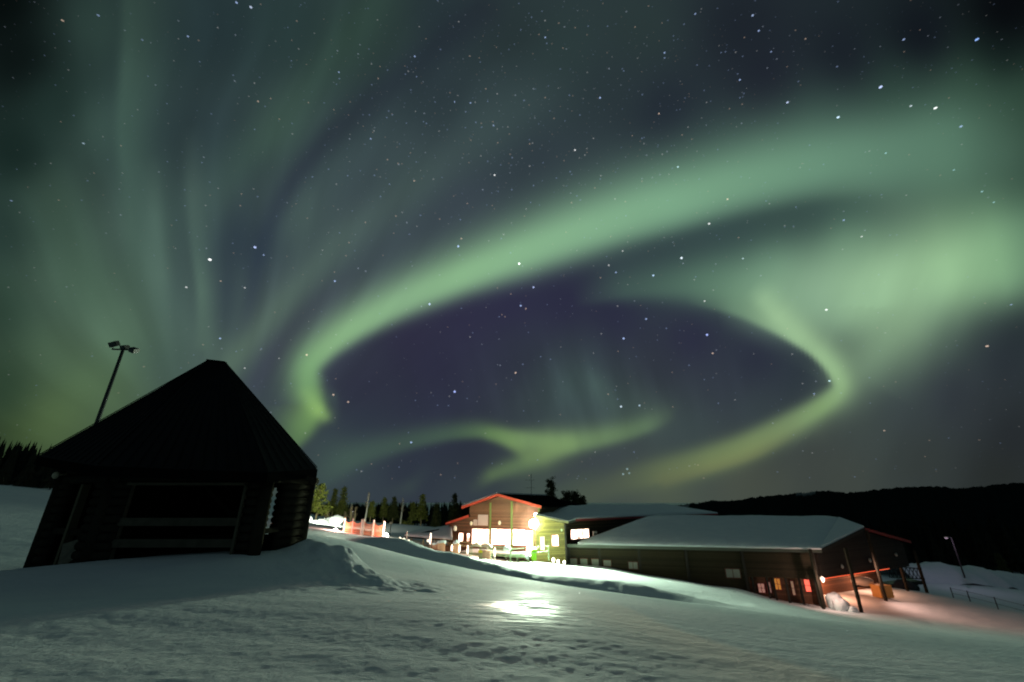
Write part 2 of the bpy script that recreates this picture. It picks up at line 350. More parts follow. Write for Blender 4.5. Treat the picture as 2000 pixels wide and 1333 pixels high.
# stars: (u, v, radius px, tint, strength)
W_, Bl, Wm = (1, 1, 1), (.45, .6, 1), (1, .72, .55)
BRIGHT = [(122,40,4,Wm,.45),(192,30,4,Bl,.4),(462,5,3.6,Bl,.8),(490,14,4.2,(.65,.75,1),.9),(367,71,3.2,Bl,.6),(278,78,3,Bl,.3),(163,280,3.4,(.6,.8,1),.5),(504,198,2.6,Wm,.5),
 (662,141,2.6,Bl,.6),(22,392,3,Bl,.4),(498,483,4,(.5,.6,1),1.3),(410,507,4.6,W_,1.6),(515,498,2.8,Bl,.6),(364,561,3.2,W_,.7),(430,661,3,Bl,.8),(431,549,2.6,Wm,.4),(478,562,2.8,W_,.5),(654,549,3,Bl,.9),
 (599,693,3,Wm,.9),(651,771,3.2,Wm,.7),(680,785,3.2,Wm,.55),(478,719,2.6,W_,.5),(888,765,3.6,(.4,.5,1),1.3),(803,864,3.2,Bl,.8),(839,594,3.2,(.55,.65,1),1.2),(895,481,3.2,Bl,1.2),(901,466,2.5,Wm,.5),(1014,515,3.6,W_,2.),
 (1042,561,3.2,(.5,.6,1),.9),(1017,597,3,Bl,.9),(1027,603,2.6,Wm,.4),(1007,728,2.8,Wm,.8),(1218,661,3.4,Bl,1.),(1262,623,3,Bl,.7),(1381,654,3.6,(.4,.5,1),1.4),(1392,690,3,Wm,.6),(1213,794,3.4,(.7,.85,1),1.),(1249,792,3,(.6,.8,1),.7),
 (1276,538,3.2,(.5,.7,1),1.1),(1331,504,3.6,(.8,.9,1),1.5),(1385,437,3.2,W_,1.1),(1189,518,2.8,W_,.5),(1203,532,2.8,Bl,.6),(1216,490,2.6,W_,.5),(1451,505,2.6,(.7,.9,1),.7),(1376,588,2.6,W_,.8),(1614,605,3.6,W_,1.2),(1620,744,3.2,(.6,.9,1),1.),(1590,769,2.8,Bl,.5),
 (1928,676,4,Wm,.8),(1727,841,3,Wm,.4),(1683,462,3,W_,.6),(1648,430,3,Bl,.7),(1421,389,2.8,Wm,.8),(1637,229,4,(.6,.8,1),1.5),(1720,170,5,(.55,.65,1),1.4),(1827,211,4.6,W_,1.5),(1779,207,3.6,(.8,.9,1),.8),(1877,247,4,Bl,.8),(1908,77,5,(.3,.5,1),1.3),
 (1765,77,3.6,Bl,.7),(1538,200,3.6,(.6,.7,1),1.),(1445,156,3,Bl,.8),(1482,60,3,Bl,.8),(1470,30,3.6,(.5,.65,1),.8),(1358,27,3,Bl,.6),(1298,103,3,Bl,.7),(1298,113,2.5,Bl,.4),(1172,191,3,Bl,.9),(1065,73,2.6,Bl,.8),(1123,293,2.8,W_,.9),
 (966,342,2.8,W_,1.),(1324,326,2.8,(.6,.9,1),.9),(1287,222,2.6,Wm,.6),(1506,101,2.8,Bl,.5),(810,110,2.6,Bl,.8),(724,271,2.6,Bl,.6),(888,199,2.6,Bl,.6),(919,201,2.6,Bl,.6),(964,245,2.6,Bl,.6),(1225,916,3.4,(.6,.9,1),.35),(1217,926,3.4,(.6,.9,1),.35),(1229,924,3,(.6,.9,1),.3),
 (1975,595,3,Bl,.5),(1863,332,2.8,(.5,.9,1),.5),(1918,374,3,(.5,.9,1),.6),(1941,395,2.8,(.5,.9,1),.5),(1730,299,2.8,(.5,.9,1),.6),(809,353,2.5,Wm,.5),(1573,76,2.6,Wm,.5),(1635,130,2.5,Bl,.4),(545,700,2.2,W_,.3)]
R_ = random.Random(11)
stars = list(BRIGHT)
for i in range(3600):
    u_, v_ = R_.uniform(-60, 2060), R_.uniform(-60, 940)
    if R_.random() < .35: u_, v_ = R_.gauss(1050, 330), R_.gauss(250, 160)
    if v_ > 950: continue
    b_ = R_.random()**3
    edge = max(.35, 1-((u_-1000)/1500)**2-((v_-500)/1400)**2)
    stars.append((u_, v_, 1.5+1.1*b_, R_.choice([Bl, Bl, (.7, .8, 1), W_, Wm]), (.04+.20*b_)*edge))
sb = []; sf = []; sc_ = []
Dn = np.array([P(s[0], s[1], 1) for s in stars]); Dn /= np.linalg.norm(Dn, axis=1)[:, None]
local = to_lin(sky_from_dirs(Dn))
RS = 3400.
for s, d, bg in zip(stars, Dn, local):
    d = Vector(d); a = d.cross(Vector((0, 0, 1))).normalized(); b = d.cross(a)
    cosf = d.y*CT+d.z*ST
    r = s[2]*(.62 if len(sb) >= 8*len(BRIGHT) else .62)/FPX*RS*cosf
    k = len(sb)
    for j in range(8):
        q = j*math.pi/4
        sb.append(tuple(d*RS+a*math.cos(q)*r+b*math.sin(q)*r*cosf))
        sc_.append([bg[0]*.9+s[3][0]*s[4]*.8, bg[1]*.9+s[3][1]*s[4]*.8, bg[2]*.9+s[3][2]*s[4]*.8, 1])
    sf.append(tuple(range(k, k+8)))
for i in range(500):   # the rest of the sky, behind the camera
    d = Vector((R_.gauss(0, 1), -abs(R_.gauss(0, 1)), abs(R_.gauss(0, 1)))).normalized()
    a = d.cross(Vector((0, 0, 1))).normalized(); b = d.cross(a); k = len(sb); w = R_.random()**3*.4+.05
    for j in range(6):
        q = j*math.pi/3; sb.append(tuple(d*RS+a*math.cos(q)*6+b*math.sin(q)*6)); sc_.append([w*.6, w*.75, w, 1])
    sf.append(tuple(range(k, k+6)))
st_me = bpy.data.meshes.new('stars'); st_me.from_pydata(sb, [], sf); st_me.update()
sa = st_me.color_attributes.new('glow', 'FLOAT_COLOR', 'POINT'); sa.data.foreach_set('color', np.array(sc_, np.float32).ravel())
st_me.materials.append(sm)
so = bpy.data.objects.new('stars', st_me); COL.objects.link(so)
tag(so, 'hundreds of tiny white and blue stars scattered over the night sky', 'stars', kind='stuff')
# ---------------------------------------------------------------- snow ground
CTRL = [(0,1333,3.27),(500,1333,3.27),(1000,1333,3.4),(0,1233,5.0),(500,1233,5.0),(1000,1233,5.1),(1500,1333,3.9),(2000,1333,4.7),
 (1000,1190,6.8),(600,1187,6.6),(300,1186,6.6),(0,1184,6.6),(200,1146,8.6),(450,1148,8.6),(1000,1165,10.5),(1500,1250,6.6),(1900,1290,6.5),(1000,1148,16.5),(1000,1128,26),(720,1140,11.5),
 (60,1112,11.6),(215,1094,10.9),(350,1085,10.9),(490,1087,10.9),(580,1087,12.6),(380,1092,13.5),
 (35,1085,16),(35,1015,28),(35,952,45),(30,948,100),(300,1030,30),(450,1040,28),(600,1046,30),(640,1043,35),(640,1024,60),(600,1019,75),
 (760,1056,38),(850,1082,36.5),(920,1100,35.5),(1000,1120,35),(1080,1135,34),(1200,1146,33),(1350,1170,31.5),(1480,1189,30),(1580,1199,29.5),
 (820,1066,55),(760,1045,55),(700,1034,60),(760,1024,80),(800,1026,100),(880,1033,90),(800,1027,170),(650,1018,120),
 (880,1080,50),(950,1092,50),(1000,1098,51),(1050,1096,52.5),(1105,1102,53.5),(1180,1108,53),(1250,1122,52),(1330,1134,51),(1400,1145,51),(1450,1152,50.5),(1500,1168,50),(1600,1187,49),
 (1200,1128,42),(1350,1148,42),(1480,1171,41),(1050,1112,44),(950,1100,43),
 (1683,1196,47.5),(1731,1174,53),(1773,1154,58),(1811,1158,60),(1750,1190,50),(1700,1150,60),
 (1650,1209,29),(1800,1236,25),(2000,1256,21),(1650,1206,40),(1800,1230,36),(2000,1248,34),
 (1900,1205,50),(1850,1150,75),(2000,1190,62),(2000,1230,45),(1850,1120,88),(2000,1150,85),(1800,1105,95)]
pc = [tuple(P(*c)) for c in CTRL]
pc += [(0,-6,-.3),(-30,-10,.2),(30,-10,-3.0),(-12,2,-.9),(12,2,-2.0),(0,1.6,-.945),(-2.5,1.6,-.945),(2.5,1.6,-1.05),(0,0,-.8),(-60,-60,0),(60,-60,-7),(0,-200,0),(-200,100,8),(-160,260,4),(0,260,-13),(150,260,-16),(220,60,-16),(0,600,-20),(-500,500,0),(500,500,-20),(500,-300,-20),(-500,-300,5),(60,110,-15),(120,90,-15),(70,40,-12),(90,60,-13.5)]
pc = np.array(pc)
def kern(x, y):
    return -np.sqrt((x[:, None]-pc[None, :, 0])**2+(y[:, None]-pc[None, :, 1])**2+2.5**2)
Kc = kern(pc[:, 0], pc[:, 1])
Pm = np.c_[np.ones(len(pc)), pc[:, :2]]
n_ = len(pc)
M_ = np.zeros((n_+3, n_+3)); M_[:n_, :n_] = Kc+np.eye(n_)*-.02; M_[:n_, n_:] = Pm; M_[n_:, :n_] = Pm.T
sol = np.linalg.solve(M_, np.r_[pc[:, 2], 0, 0, 0])

BERM = np.array([tuple(P(u, v, Y))[:2] for u, v, Y in [(735,1046,42),(790,1062,38),(850,1080,36.5),(920,1098,35.5),(1000,1118,35),(1080,1133,34),(1200,1144,33),(1350,1168,31.5),(1480,1188,30)]])
MOUND = P(640, 1078, 12.8)
def seg_dist(x, y, L):
    best = np.full(x.shape, 1e9); tt = np.zeros(x.shape); sg = np.zeros(x.shape)
    for i in range(len(L)-1):
        a, b = L[i], L[i+1]; d = b-a; l2 = d@d
        t = np.clip(((x-a[0])*d[0]+(y-a[1])*d[1])/l2, 0, 1)
        ex, ey = x-a[0]-d[0]*t, y-a[1]-d[1]*t
        q = np.hypot(ex, ey); m = q < best
        best = np.where(m, q, best); tt = np.where(m, (i+t)/(len(L)-1), tt); sg = np.where(m, np.sign(d[0]*ey-d[1]*ex), sg)
    return best, tt, sg
def height(x, y, fine=True):
    x = np.atleast_1d(np.asarray(x, float)); y = np.atleast_1d(np.asarray(y, float))
    z = np.empty(x.shape)
    for i in range(0, len(x), 20000):
        s = slice(i, i+20000)
        z[s] = kern(x[s], y[s])@sol[:n_]+sol[n_]+x[s]*sol[n_+1]+y[s]*sol[n_+2]
    r = np.hypot(x, y)
    d, t, sg = seg_dist(x, y, BERM)
    prof = np.where(sg > 0, np.exp(-(d/1.6)**2), np.exp(-(d/2.6)**2))
    z += prof*(.42+.2*fbm(x*.5, y*.5, 3)*2)*np.clip(np.minimum(t*9, (1-t)*5), 0, 1)
    z -= np.exp(-((d-3.5)/2.1)**2)*(sg < 0)*.56*np.clip(np.minimum(t*9, (1-t)*4), 0, 1)
    z -= np.exp(-((d-3.2)/2.4)**2)*(sg > 0)*.42*np.clip(np.minimum(t*9, (1-t)*6), 0, 1)
    # heap of ploughed snow beside the hut
    dx, dy = x-MOUND.x, y-MOUND.y
    q = (dx/.95)**2+(dy/1.1)**2
    z += .50*np.exp(-q**1.2)*(1+.9*fbm(x*1.6, y*1.6, 9))
    q2 = ((dx-1.3)/1.5)**2+((dy+.9)/1.3)**2
    z += .16*np.exp(-q2)*(1+1.6*fbm(x*2.2, y*2.2, 12))
    if fine:
        near = np.clip(1.3-r/60, .15, 1)
        z += .09*fbm(x*.16, y*.35, 1)*np.clip((r-6)/20, .1, 1)
        z += .020*fbm(x*1.3, y*1.9, 5, 4)*near*np.clip((r-5)/10, .15, 1)
        rough = np.clip(1-np.hypot(dx-1.6, dy+1.0)/3.2, 0, 1)
        z += rough*.26*fbm(x*2.4, y*2.4, 21, 4)
        z += .12*fbm(x*.8, y*.8, 66, 4)*np.clip((x-28)/6, 0, 1)*np.clip((y-36)/6, 0, 1)*np.clip((75-y)/10, 0, 1)
        z += .013*fbm(x*9, y*10, 31, 4)*np.clip(1.2-r/25, 0, 1)
        td, tp, tsg = seg_dist(x, y, TRACK)
        # groomed corduroy lines across the slope
        z += .005*fbm(x*2.9, y*3.4, 51, 3)*np.clip(1.4-r/40, 0, 1)*np.clip((r-4)/6, .35, 1)
        z += .003*np.sin((y+.35*x+.5*fbm(x*.2, y*.2, 44))*7.5)*np.clip(1-r/35, 0, 1)
    return z
def hit(u, v):
    Ys = np.geomspace(2.2, 90, 400); p = np.array([tuple(P(u, v, Y)) for Y in Ys])
    below = p[:, 2] < height(p[:, 0], p[:, 1], False)
    return p[int(np.argmax(below))]
TRACK = np.array([hit(u, v)[:2] for u, v in [(1120,1150),(1190,1180),(1270,1220),(1380,1258),(1500,1295),(1600,1330)]]+[[3.6, 1.5]])
ICE = hit(1008, 1186)
def gz(x, y): return float(height(x, y, False)[0])

rr = np.concatenate([np.geomspace(.6, 3, 12), np.geomspace(3.08, 70, 330), np.geomspace(71, 3300, 70)])
aa = np.radians(np.concatenate([np.arange(-66, 66, .21), np.arange(66, 294, 4.)]))
Rg, Ag = np.meshgrid(rr, aa, indexing='ij')
X_, Y_ = (Rg*np.sin(Ag)).ravel(), (Rg*np.cos(Ag)).ravel()
Z_ = height(X_, Y_)
far = np.clip((np.hypot(X_, Y_)-500)/600, 0, 1)
Z_ = Z_*(1-far)-20*far
g_me = grid_mesh('ground', np.stack([X_, Y_, Z_], -1), len(rr), len(aa), wrap=True)
ice = np.exp(-((X_-ICE[0])/.9)**2-((Y_-ICE[1])/1.6)**2)+.55*np.exp(-((X_-ICE[0]-.3-(Y_-ICE[1])*.06)/.9)**2-((Y_-ICE[1]-5)/5)**2)
ice = np.clip(ice, 0, 1)
td, tp, tsg = seg_dist(X_, Y_, TRACK)
trk = np.exp(-(np.maximum(0, td-.1)/np.where(tsg > 0, .2, 1.1))**2)*np.clip(tp*3, 0, 1)
ga = g_me.color_attributes.new('wear', 'FLOAT_COLOR', 'POINT')
arr = np.zeros((len(X_), 4), np.float32); arr[:, 0] = ice; arr[:, 1] = trk; arr[:, 3] = 1
ga.data.foreach_set('color', arr.ravel())

def snow_material(name, attr=False):
    m = bpy.data.materials.new(name); m.use_nodes = True
    nt = m.node_tree; b = nt.nodes['Principled BSDF']; N = nt.nodes.new; L = nt.links.new
    tc = N('ShaderNodeTexCoord')
    n1 = N('ShaderNodeTexNoise'); n1.inputs['Scale'].default_value = 1.1; n1.inputs['Detail'].default_value = 9; n1.inputs['Roughness'].default_value = .6
    mp = N('ShaderNodeMapping'); mp.inputs['Scale'].default_value = (.7, 1.5, 1)
    L(tc.outputs['Object'], mp.inputs[0]); L(mp.outputs[0], n1.inputs['Vector'])
    n2 = N('ShaderNodeTexNoise'); n2.inputs['Scale'].default_value = 7; n2.inputs['Detail'].default_value = 8; n2.inputs['Roughness'].default_value = .7
    L(tc.outputs['Object'], n2.inputs['Vector'])
    cr = N('ShaderNodeMix'); cr.data_type = 'RGBA'
    cr.inputs[6].default_value = (.60, .66, .70, 1); cr.inputs[7].default_value = (.80, .83, .82, 1)
    L(n1.outputs['Fac'], cr.inputs[0]); L(cr.outputs[2], b.inputs['Base Color'])
    b.inputs['Roughness'].default_value = .85; b.inputs['Specular IOR Level'].default_value = .08
    ad = N('ShaderNodeMath'); ad.operation = 'MULTIPLY_ADD'; L(n1.outputs['Fac'], ad.inputs[0]); ad.inputs[1].default_value = 1.0; L(n2.outputs['Fac'], ad.inputs[2])
    bp = N('ShaderNodeBump'); bp.inputs['Strength'].default_value = .55 if attr else .35; bp.inputs['Distance'].default_value = .06
    L(ad.outputs[0], bp.inputs['Height']); L(bp.outputs[0], b.inputs['Normal'])
    if attr:
        at = N('ShaderNodeAttribute'); at.attribute_name = 'wear'; sp = N('ShaderNodeSeparateColor'); L(at.outputs['Color'], sp.inputs[0])
        n3 = N('ShaderNodeTexNoise'); n3.inputs['Scale'].default_value = 3.2; n3.inputs['Detail'].default_value = 6
        mq = N('ShaderNodeMapping'); mq.inputs['Scale'].default_value = (.45, 1.8, 1); L(tc.outputs['Object'], mq.inputs[0]); L(mq.outputs[0], n3.inputs['Vector'])
        mr = N('ShaderNodeMapRange'); L(n3.outputs['Fac'], mr.inputs[0]); mr.inputs[1].default_value = .44; mr.inputs[2].default_value = .55
        mm = N('ShaderNodeMath'); mm.operation = 'MULTIPLY'; L(mr.outputs[0], mm.inputs[0]); L(sp.outputs[0], mm.inputs[1])
        r1 = N('ShaderNodeMapRange'); L(mm.outputs[0], r1.inputs[0]); r1.inputs[3].default_value = .85; r1.inputs[4].default_value = .36; L(r1.outputs[0], b.inputs['Roughness'])
        r2 = N('ShaderNodeMapRange'); L(mm.outputs[0], r2.inputs[0]); r2.inputs[3].default_value = .08; r2.inputs[4].default_value = .30; L(r2.outputs[0], b.inputs['Specular IOR Level'])
        r3 = N('ShaderNodeMapRange'); L(mm.outputs[0], r3.inputs[0]); r3.inputs[3].default_value = .55; r3.inputs[4].default_value = .22; L(r3.outputs[0], bp.inputs['Strength'])
        c2 = N('ShaderNodeMix'); c2.data_type = 'RGBA'; c2.inputs[7].default_value = (.97, .86, .80, 1)
        mt = N('ShaderNodeMath'); mt.operation = 'MULTIPLY'; L(sp.outputs[1], mt.inputs[0]); mt.inputs[1].default_value = 1.0
        L(mt.outputs[0], c2.inputs[0]); L(cr.outputs[2], c2.inputs[6]); L(c2.outputs[2], b.inputs['Base Color'])
    return m
SNOW = snow_material('packed_snow', True)
SNOWR = snow_material('fresh_snow')
g_me.materials.append(SNOW)
ground = bpy.data.objects.new('ground', g_me); COL.objects.link(ground); tag(ground, kind='structure')

# ---------------------------------------------------------------- hills
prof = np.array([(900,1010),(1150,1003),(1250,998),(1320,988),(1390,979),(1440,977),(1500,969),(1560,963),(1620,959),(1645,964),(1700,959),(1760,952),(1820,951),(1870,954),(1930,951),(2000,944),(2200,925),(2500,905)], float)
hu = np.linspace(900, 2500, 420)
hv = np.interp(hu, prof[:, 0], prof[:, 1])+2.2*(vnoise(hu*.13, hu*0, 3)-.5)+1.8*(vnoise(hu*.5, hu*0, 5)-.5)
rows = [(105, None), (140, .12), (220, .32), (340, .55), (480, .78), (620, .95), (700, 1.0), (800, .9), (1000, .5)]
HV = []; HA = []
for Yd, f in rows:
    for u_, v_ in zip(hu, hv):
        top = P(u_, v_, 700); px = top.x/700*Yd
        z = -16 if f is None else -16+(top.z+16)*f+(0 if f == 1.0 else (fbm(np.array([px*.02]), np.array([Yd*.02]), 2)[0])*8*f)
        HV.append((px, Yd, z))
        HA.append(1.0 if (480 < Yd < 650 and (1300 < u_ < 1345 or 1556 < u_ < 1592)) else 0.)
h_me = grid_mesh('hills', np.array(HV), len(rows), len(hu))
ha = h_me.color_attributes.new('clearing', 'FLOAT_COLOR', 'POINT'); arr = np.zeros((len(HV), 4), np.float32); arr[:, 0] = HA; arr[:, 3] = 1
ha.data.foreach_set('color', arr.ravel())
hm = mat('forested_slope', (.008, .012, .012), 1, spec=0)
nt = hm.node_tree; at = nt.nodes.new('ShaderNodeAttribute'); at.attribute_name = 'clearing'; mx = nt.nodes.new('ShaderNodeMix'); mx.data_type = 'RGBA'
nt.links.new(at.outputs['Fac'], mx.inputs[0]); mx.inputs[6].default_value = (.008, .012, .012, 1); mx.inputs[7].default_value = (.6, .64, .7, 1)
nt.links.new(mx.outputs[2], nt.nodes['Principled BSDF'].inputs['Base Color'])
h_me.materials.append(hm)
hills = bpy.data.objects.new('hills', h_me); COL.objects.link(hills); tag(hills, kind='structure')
# ---------------------------------------------------------------- materials
DARKWOOD = siding('weathered_logs', (.03, .027, .02), .22, rough=.9)
DARKPOST = mat('weathered_timber', (.032, .029, .022), 1, spec=0, noise=.4, nscale=5, bump=.3, bscale=14)
BLACKROOF = mat('black_roof_sheet', (.008, .009, .010), .75, spec=.1, noise=.3, nscale=2)
BLACKTRIM = mat('black_trim', (.006, .006, .006), 1, spec=0)
STEEL = mat('dull_steel', (.05, .055, .055), .6, .3, noise=.2)
BLACK = mat('black_metal', (.015, .015, .016), .5)
GLASSDARK = mat('dark_glass', (.03, .04, .04), .15, spec=.6)

# ---------------------------------------------------------------- log shelter on the left
RAILW = mat('rail_timber', (.09, .082, .062), 1, spec=0, noise=.4, nscale=5)
def V(x, y, z): return Vector((x, y, z))
hut = thing('log_shelter', (-9.3, 13.3, -1.45), 'large dark log shelter with a steep black pyramid roof and open sides', 'shelter')
eave = [P(75, 890, 11.9), P(190, 909, 10.5), P(522, 922, 10.4), P(619, 915, 12.5), V(-7.1, 15.2, .85), V(-8.5, 16.6, .9), V(-11.6, 16.8, 1.0), V(-13.3, 14.8, 1.1)]
apA, apB = P(407, 704, 13.4), P(439, 708, 13.4)
OWN = [16, 16, 17, 17, 17, 17, 16, 16]
def roof_top(i): return apA if OWN[i] == 16 else apB
m = MB(); th = V(0, 0, .14)
m.v = [tuple(e) for e in eave]+[tuple(e-th) for e in eave]+[tuple(p) for p in (apA, apB, apA-th, apB-th)]
for i in range(8):
    j = (i+1) % 8; a, b = OWN[i], OWN[j]
    if a == b: m.f += [(i, j, a), (j+8, i+8, a+2)]
    else: m.f += [(i, j, b, a), (j+8, i+8, a+2, b+2)]
    m.f.append((i+8, j+8, j, i))
roof = m.build('roof', BLACKROOF, hut)
m = MB()   # raised seams down each slope
for i in range(8):
    j = (i+1) % 8
    n = max(3, int((eave[j]-eave[i]).length/.32))
    for k in range(n+1):
        t = k/n; a = eave[i].lerp(eave[j], t); b = roof_top(i).lerp(roof_top(j), t)
        m.bar(a+V(0, 0, .03), a.lerp(b, .985)+V(0, 0, .03), .018, .02)
m.build('seam', BLACKROOF, roof)
m = MB()
for i in range(8): m.bar(eave[i]-V(0, 0, .13), eave[(i+1) % 8]-V(0, 0, .13), .05, .22)
m.build('fascia', BLACKTRIM, roof)
m = MB(); m.bar(apA+V(-.02, 0, .0), apB+V(.02, 0, .0), .16, .05); m.build('ridge_cap', BLACKTRIM, roof)

Zt, Zb = .72, -1.75
cor = [V(-12.45, 12.1, 0), V(-10.05, 11.0, 0), V(-6.15, 11.0, 0), V(-6.0, 13.0, 0), V(-7.4, 15.0, 0), V(-8.95, 16.1, 0), V(-11.5, 16.3, 0), V(-12.7, 14.6, 0)]
def log_row(m, a, b, z0, z1, r=.105):
    z = z0+r
    while z < z1+r*.9:
        m.tube([V(a.x, a.y, z), V(b.x, b.y, z)], r, 10); z += 2*r-.01
def wall_part(a, b, z0, z1, name='log_wall'):
    m = MB(); log_row(m, a, b, z0, z1); return m.build(name, DARKPOST, hut, True)
# plates above each bay
for i in range(8):
    a, b = cor[i], cor[(i+1) % 8]; d = (b-a).normalized()*.28
    m = MB(); log_row(m, a-d, b+d, .40, .84 if i in (7, 0) else .62, .12); m.build('top_plate', DARKPOST, hut, True)
# corner posts of the shelter (square stacks of log ends)
for c in cor:
    m = MB(); m.tube([V(c.x, c.y, Zb), V(c.x, c.y, .5)], .15, 12); m.build('post', DARKPOST, hut, True)
# front bay: panels either side of the big opening, rails across it
A, B_ = cor[1], cor[2]
wall_part(V(-10.0, 11, 0), V(-9.52, 11, 0), Zb, .4)
wall_part(V(-6.62, 11, 0), V(-6.2, 11, 0), Zb, .4)
for z in (-.50, -.97):
    m = MB(); m.box(-9.55, -6.58, 10.93, 11.05, z-.09, z+.09); m.build('rail', RAILW, hut)
m = MB(); m.box(-9.56, -9.50, 10.98, 11.06, Zb, .38); m.box(-6.64, -6.58, 10.86, 11.10, Zb, .38); m.box(-9.56, -6.58, 10.86, 11.10, .34, .40); m.build('opening_frame', mat('pale_edge_board', (.10, .09, .06), .8, noise=.3), hut)
# left bay
a, b = cor[0], cor[1]
wall_part(a, a.lerp(b, .22), Zb, .4)
wall_part(a.lerp(b, .78), b, Zb, .4)
m = MB(); q = a.lerp(b, .52); m.box(q.x-.03, q.x+.03, q.y-.12, q.y+.1, Zb, .38); m.build('mullion', mat('pale_edge_strip', (.13, .115, .07), .8), hut)
m = MB(); m.bar(a.lerp(b, .22)+V(0, 0, -.75), a.lerp(b, .78)+V(0, 0, -.75), .1, .14); m.build('rail', DARKPOST, hut)
# right bay
a, b = cor[2], cor[3]
wall_part(a.lerp(b, .37), b, Zb, .4)
m = MB(); m.bar(a+V(0, 0, -.72), a.lerp(b, .4)+V(0, 0, -.72), .1, .12); m.build('rail', DARKPOST, hut)
# back bays: half height log walls
for i in (3, 4, 5, 6, 7):
    a, b = cor[i], cor[(i+1) % 8]
    if i == 4:
        wall_part(a, a.lerp(b, .56), Zb, .4); wall_part(a.lerp(b, .56), a.lerp(b, .86), Zb, -1.15); wall_part(a.lerp(b, .86), b, Zb, .4)
    else: wall_part(a, b, Zb, .4)
m = MB(); m.v = [tuple(c+V(0, 0, -1.5)) for c in cor]; m.f = [tuple(range(8))]; m.build('floor', DARKPOST, hut)
m = MB(); m.box(-9.9, -7.0, 13.9, 14.3, -1.1, -1.0); m.box(-9.7, -9.6, 13.95, 14.25, -1.5, -1.1); m.box(-7.3, -7.2, 13.95, 14.25, -1.5, -1.1); m.build('bench', DARKPOST, hut)
for z0 in (0,):
    m = MB(); m.bar(V(-9.4, 13, .6), V(-8.1, 13, -.4), .09, .09); m.bar(V(-6.8, 13, .6), V(-8.1, 13, -.4), .09, .09); m.build('roof_brace', DARKPOST, hut)
# round lamp under the left eave
m = MB(); p = P(109, 928, 11.55); m.blob(p, (.09, .05, .09), 2, .02); m.tube([p+V(0, .05, 0), p+V(0, .3, .05)], .025, 6); lo = m.build('eave_lamp', mat('opal_lamp', (.5, .44, .3), .4), hut, True)
m = MB(); m.bar(P(585, 930, 11.9), P(612, 938, 12.2), .06, .12); m.build('plate_end', DARKPOST, hut)
# pale board leaning at the left corner
bd = MB(); b0 = P(128, 1108, 11.2); b1 = P(140, 1058, 11.35); bd.bar(b0-V(0, 0, .1), b1, .36, .05, (0, 1, 0))
board = bd.build('leaning_board', mat('frosted_board', (.16, .15, .11), .9, noise=.7, nscale=8), None)
tag(board, 'pale frosted board leaning on the log shelter at its left corner', 'board')

# floodlight mast behind the shelter
mast = thing('floodlight_mast', P(190, 815, 19), 'tall thin steel mast with three unlit floodlights, rising behind the shelter roof', 'light mast')
mb_, mt_ = P(186, 826, 19), P(243, 679, 19); mt_ = V(mb_.x, 19, mt_.z); 
k = P(240, 684, 19); mt_ = V(k.x, 19, k.z); mb_ = V(k.x, 19, gz(k.x, 19)-.3)
mast.location = mb_
MB().tube([mb_, mb_.lerp(mt_, .5), mt_], [.11, .09, .065], 10).build('pole', STEEL, mast, True)
cl, cr_ = P(222, 677, 19), P(262, 688, 19)
MB().bar(V(cl.x, 19, mt_.z+.05), V(cr_.x, 19, mt_.z+.02), .06, .06).build('crossbar', STEEL, mast)
for (uu, vv, s, tilt) in ((223, 672, .34, -.3), (243, 678, .24, 0), (261, 684, .30, .35)):
    c = P(uu, vv, 19)
    f = MB(); T = lambda q, c=c, tilt=tilt: c+Matrix.Rotation(tilt, 3, 'Y')@(Matrix.Rotation(.5, 3, 'X')@q)
    f.box(-s/2, s/2, -.12, .12, -s*.36, s*.36, T); f.box(-s*.3, s*.3, .12, .22, -s*.2, s*.2, T)
    fo = f.build('floodlight', BLACK, mast)
    MB().box(-s*.43, s*.43, -.135, -.118, -s*.3, s*.3, T).build('lens', GLASSDARK, fo)
    MB().bar(c, V(c.x, 19, mt_.z+.02), .03, .03).build('bracket', STEEL, fo)
# ---------------------------------------------------------------- lodge
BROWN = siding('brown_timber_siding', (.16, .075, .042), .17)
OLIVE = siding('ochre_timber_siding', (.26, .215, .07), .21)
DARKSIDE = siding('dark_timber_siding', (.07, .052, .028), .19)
REDTRIM = mat('red_painted_trim', (.62, .085, .045), .6, noise=.15)
GREENTRIM = mat('green_painted_post', (.16, .22, .06), .7)
DARKTRIM = mat('dark_painted_post', (.03, .026, .02), .8)
REDFRAME = mat('dark_red_frame', (.32, .05, .05), .6)
PALE = mat('pale_board', (.60, .52, .47), .8, noise=.1)
GUTTER = mat('grey_green_gutter', (.09, .10, .08), .6)
def glow(name, col, s): 
    return mat(name, col, .5, emit=col, es=s)
WIN = glow('lit_window', (1, .74, .56), 5.0)
_n = WIN.node_tree; _t = _n.nodes.new('ShaderNodeTexNoise'); _t.inputs['Scale'].default_value = 1.7; _t.inputs['Detail'].default_value = 3
_g = _n.nodes.new('ShaderNodeNewGeometry'); _n.links.new(_g.outputs['Position'], _t.inputs['Vector'])
_r = _n.nodes.new('ShaderNodeMapRange'); _r.inputs[1].default_value = .36; _r.inputs[2].default_value = .52; _r.inputs[3].default_value = .75; _r.inputs[4].default_value = 6.
_n.links.new(_t.outputs['Fac'], _r.inputs[0]); _n.links.new(_r.outputs[0], _n.nodes['Principled BSDF'].inputs['Emission Strength'])
WINP = glow('lit_window_pink', (1, .62, .42), 2.2)
BULB = glow('lit_bulb', (1, .95, .85), 30)
SNOWEDGE = SNOWR

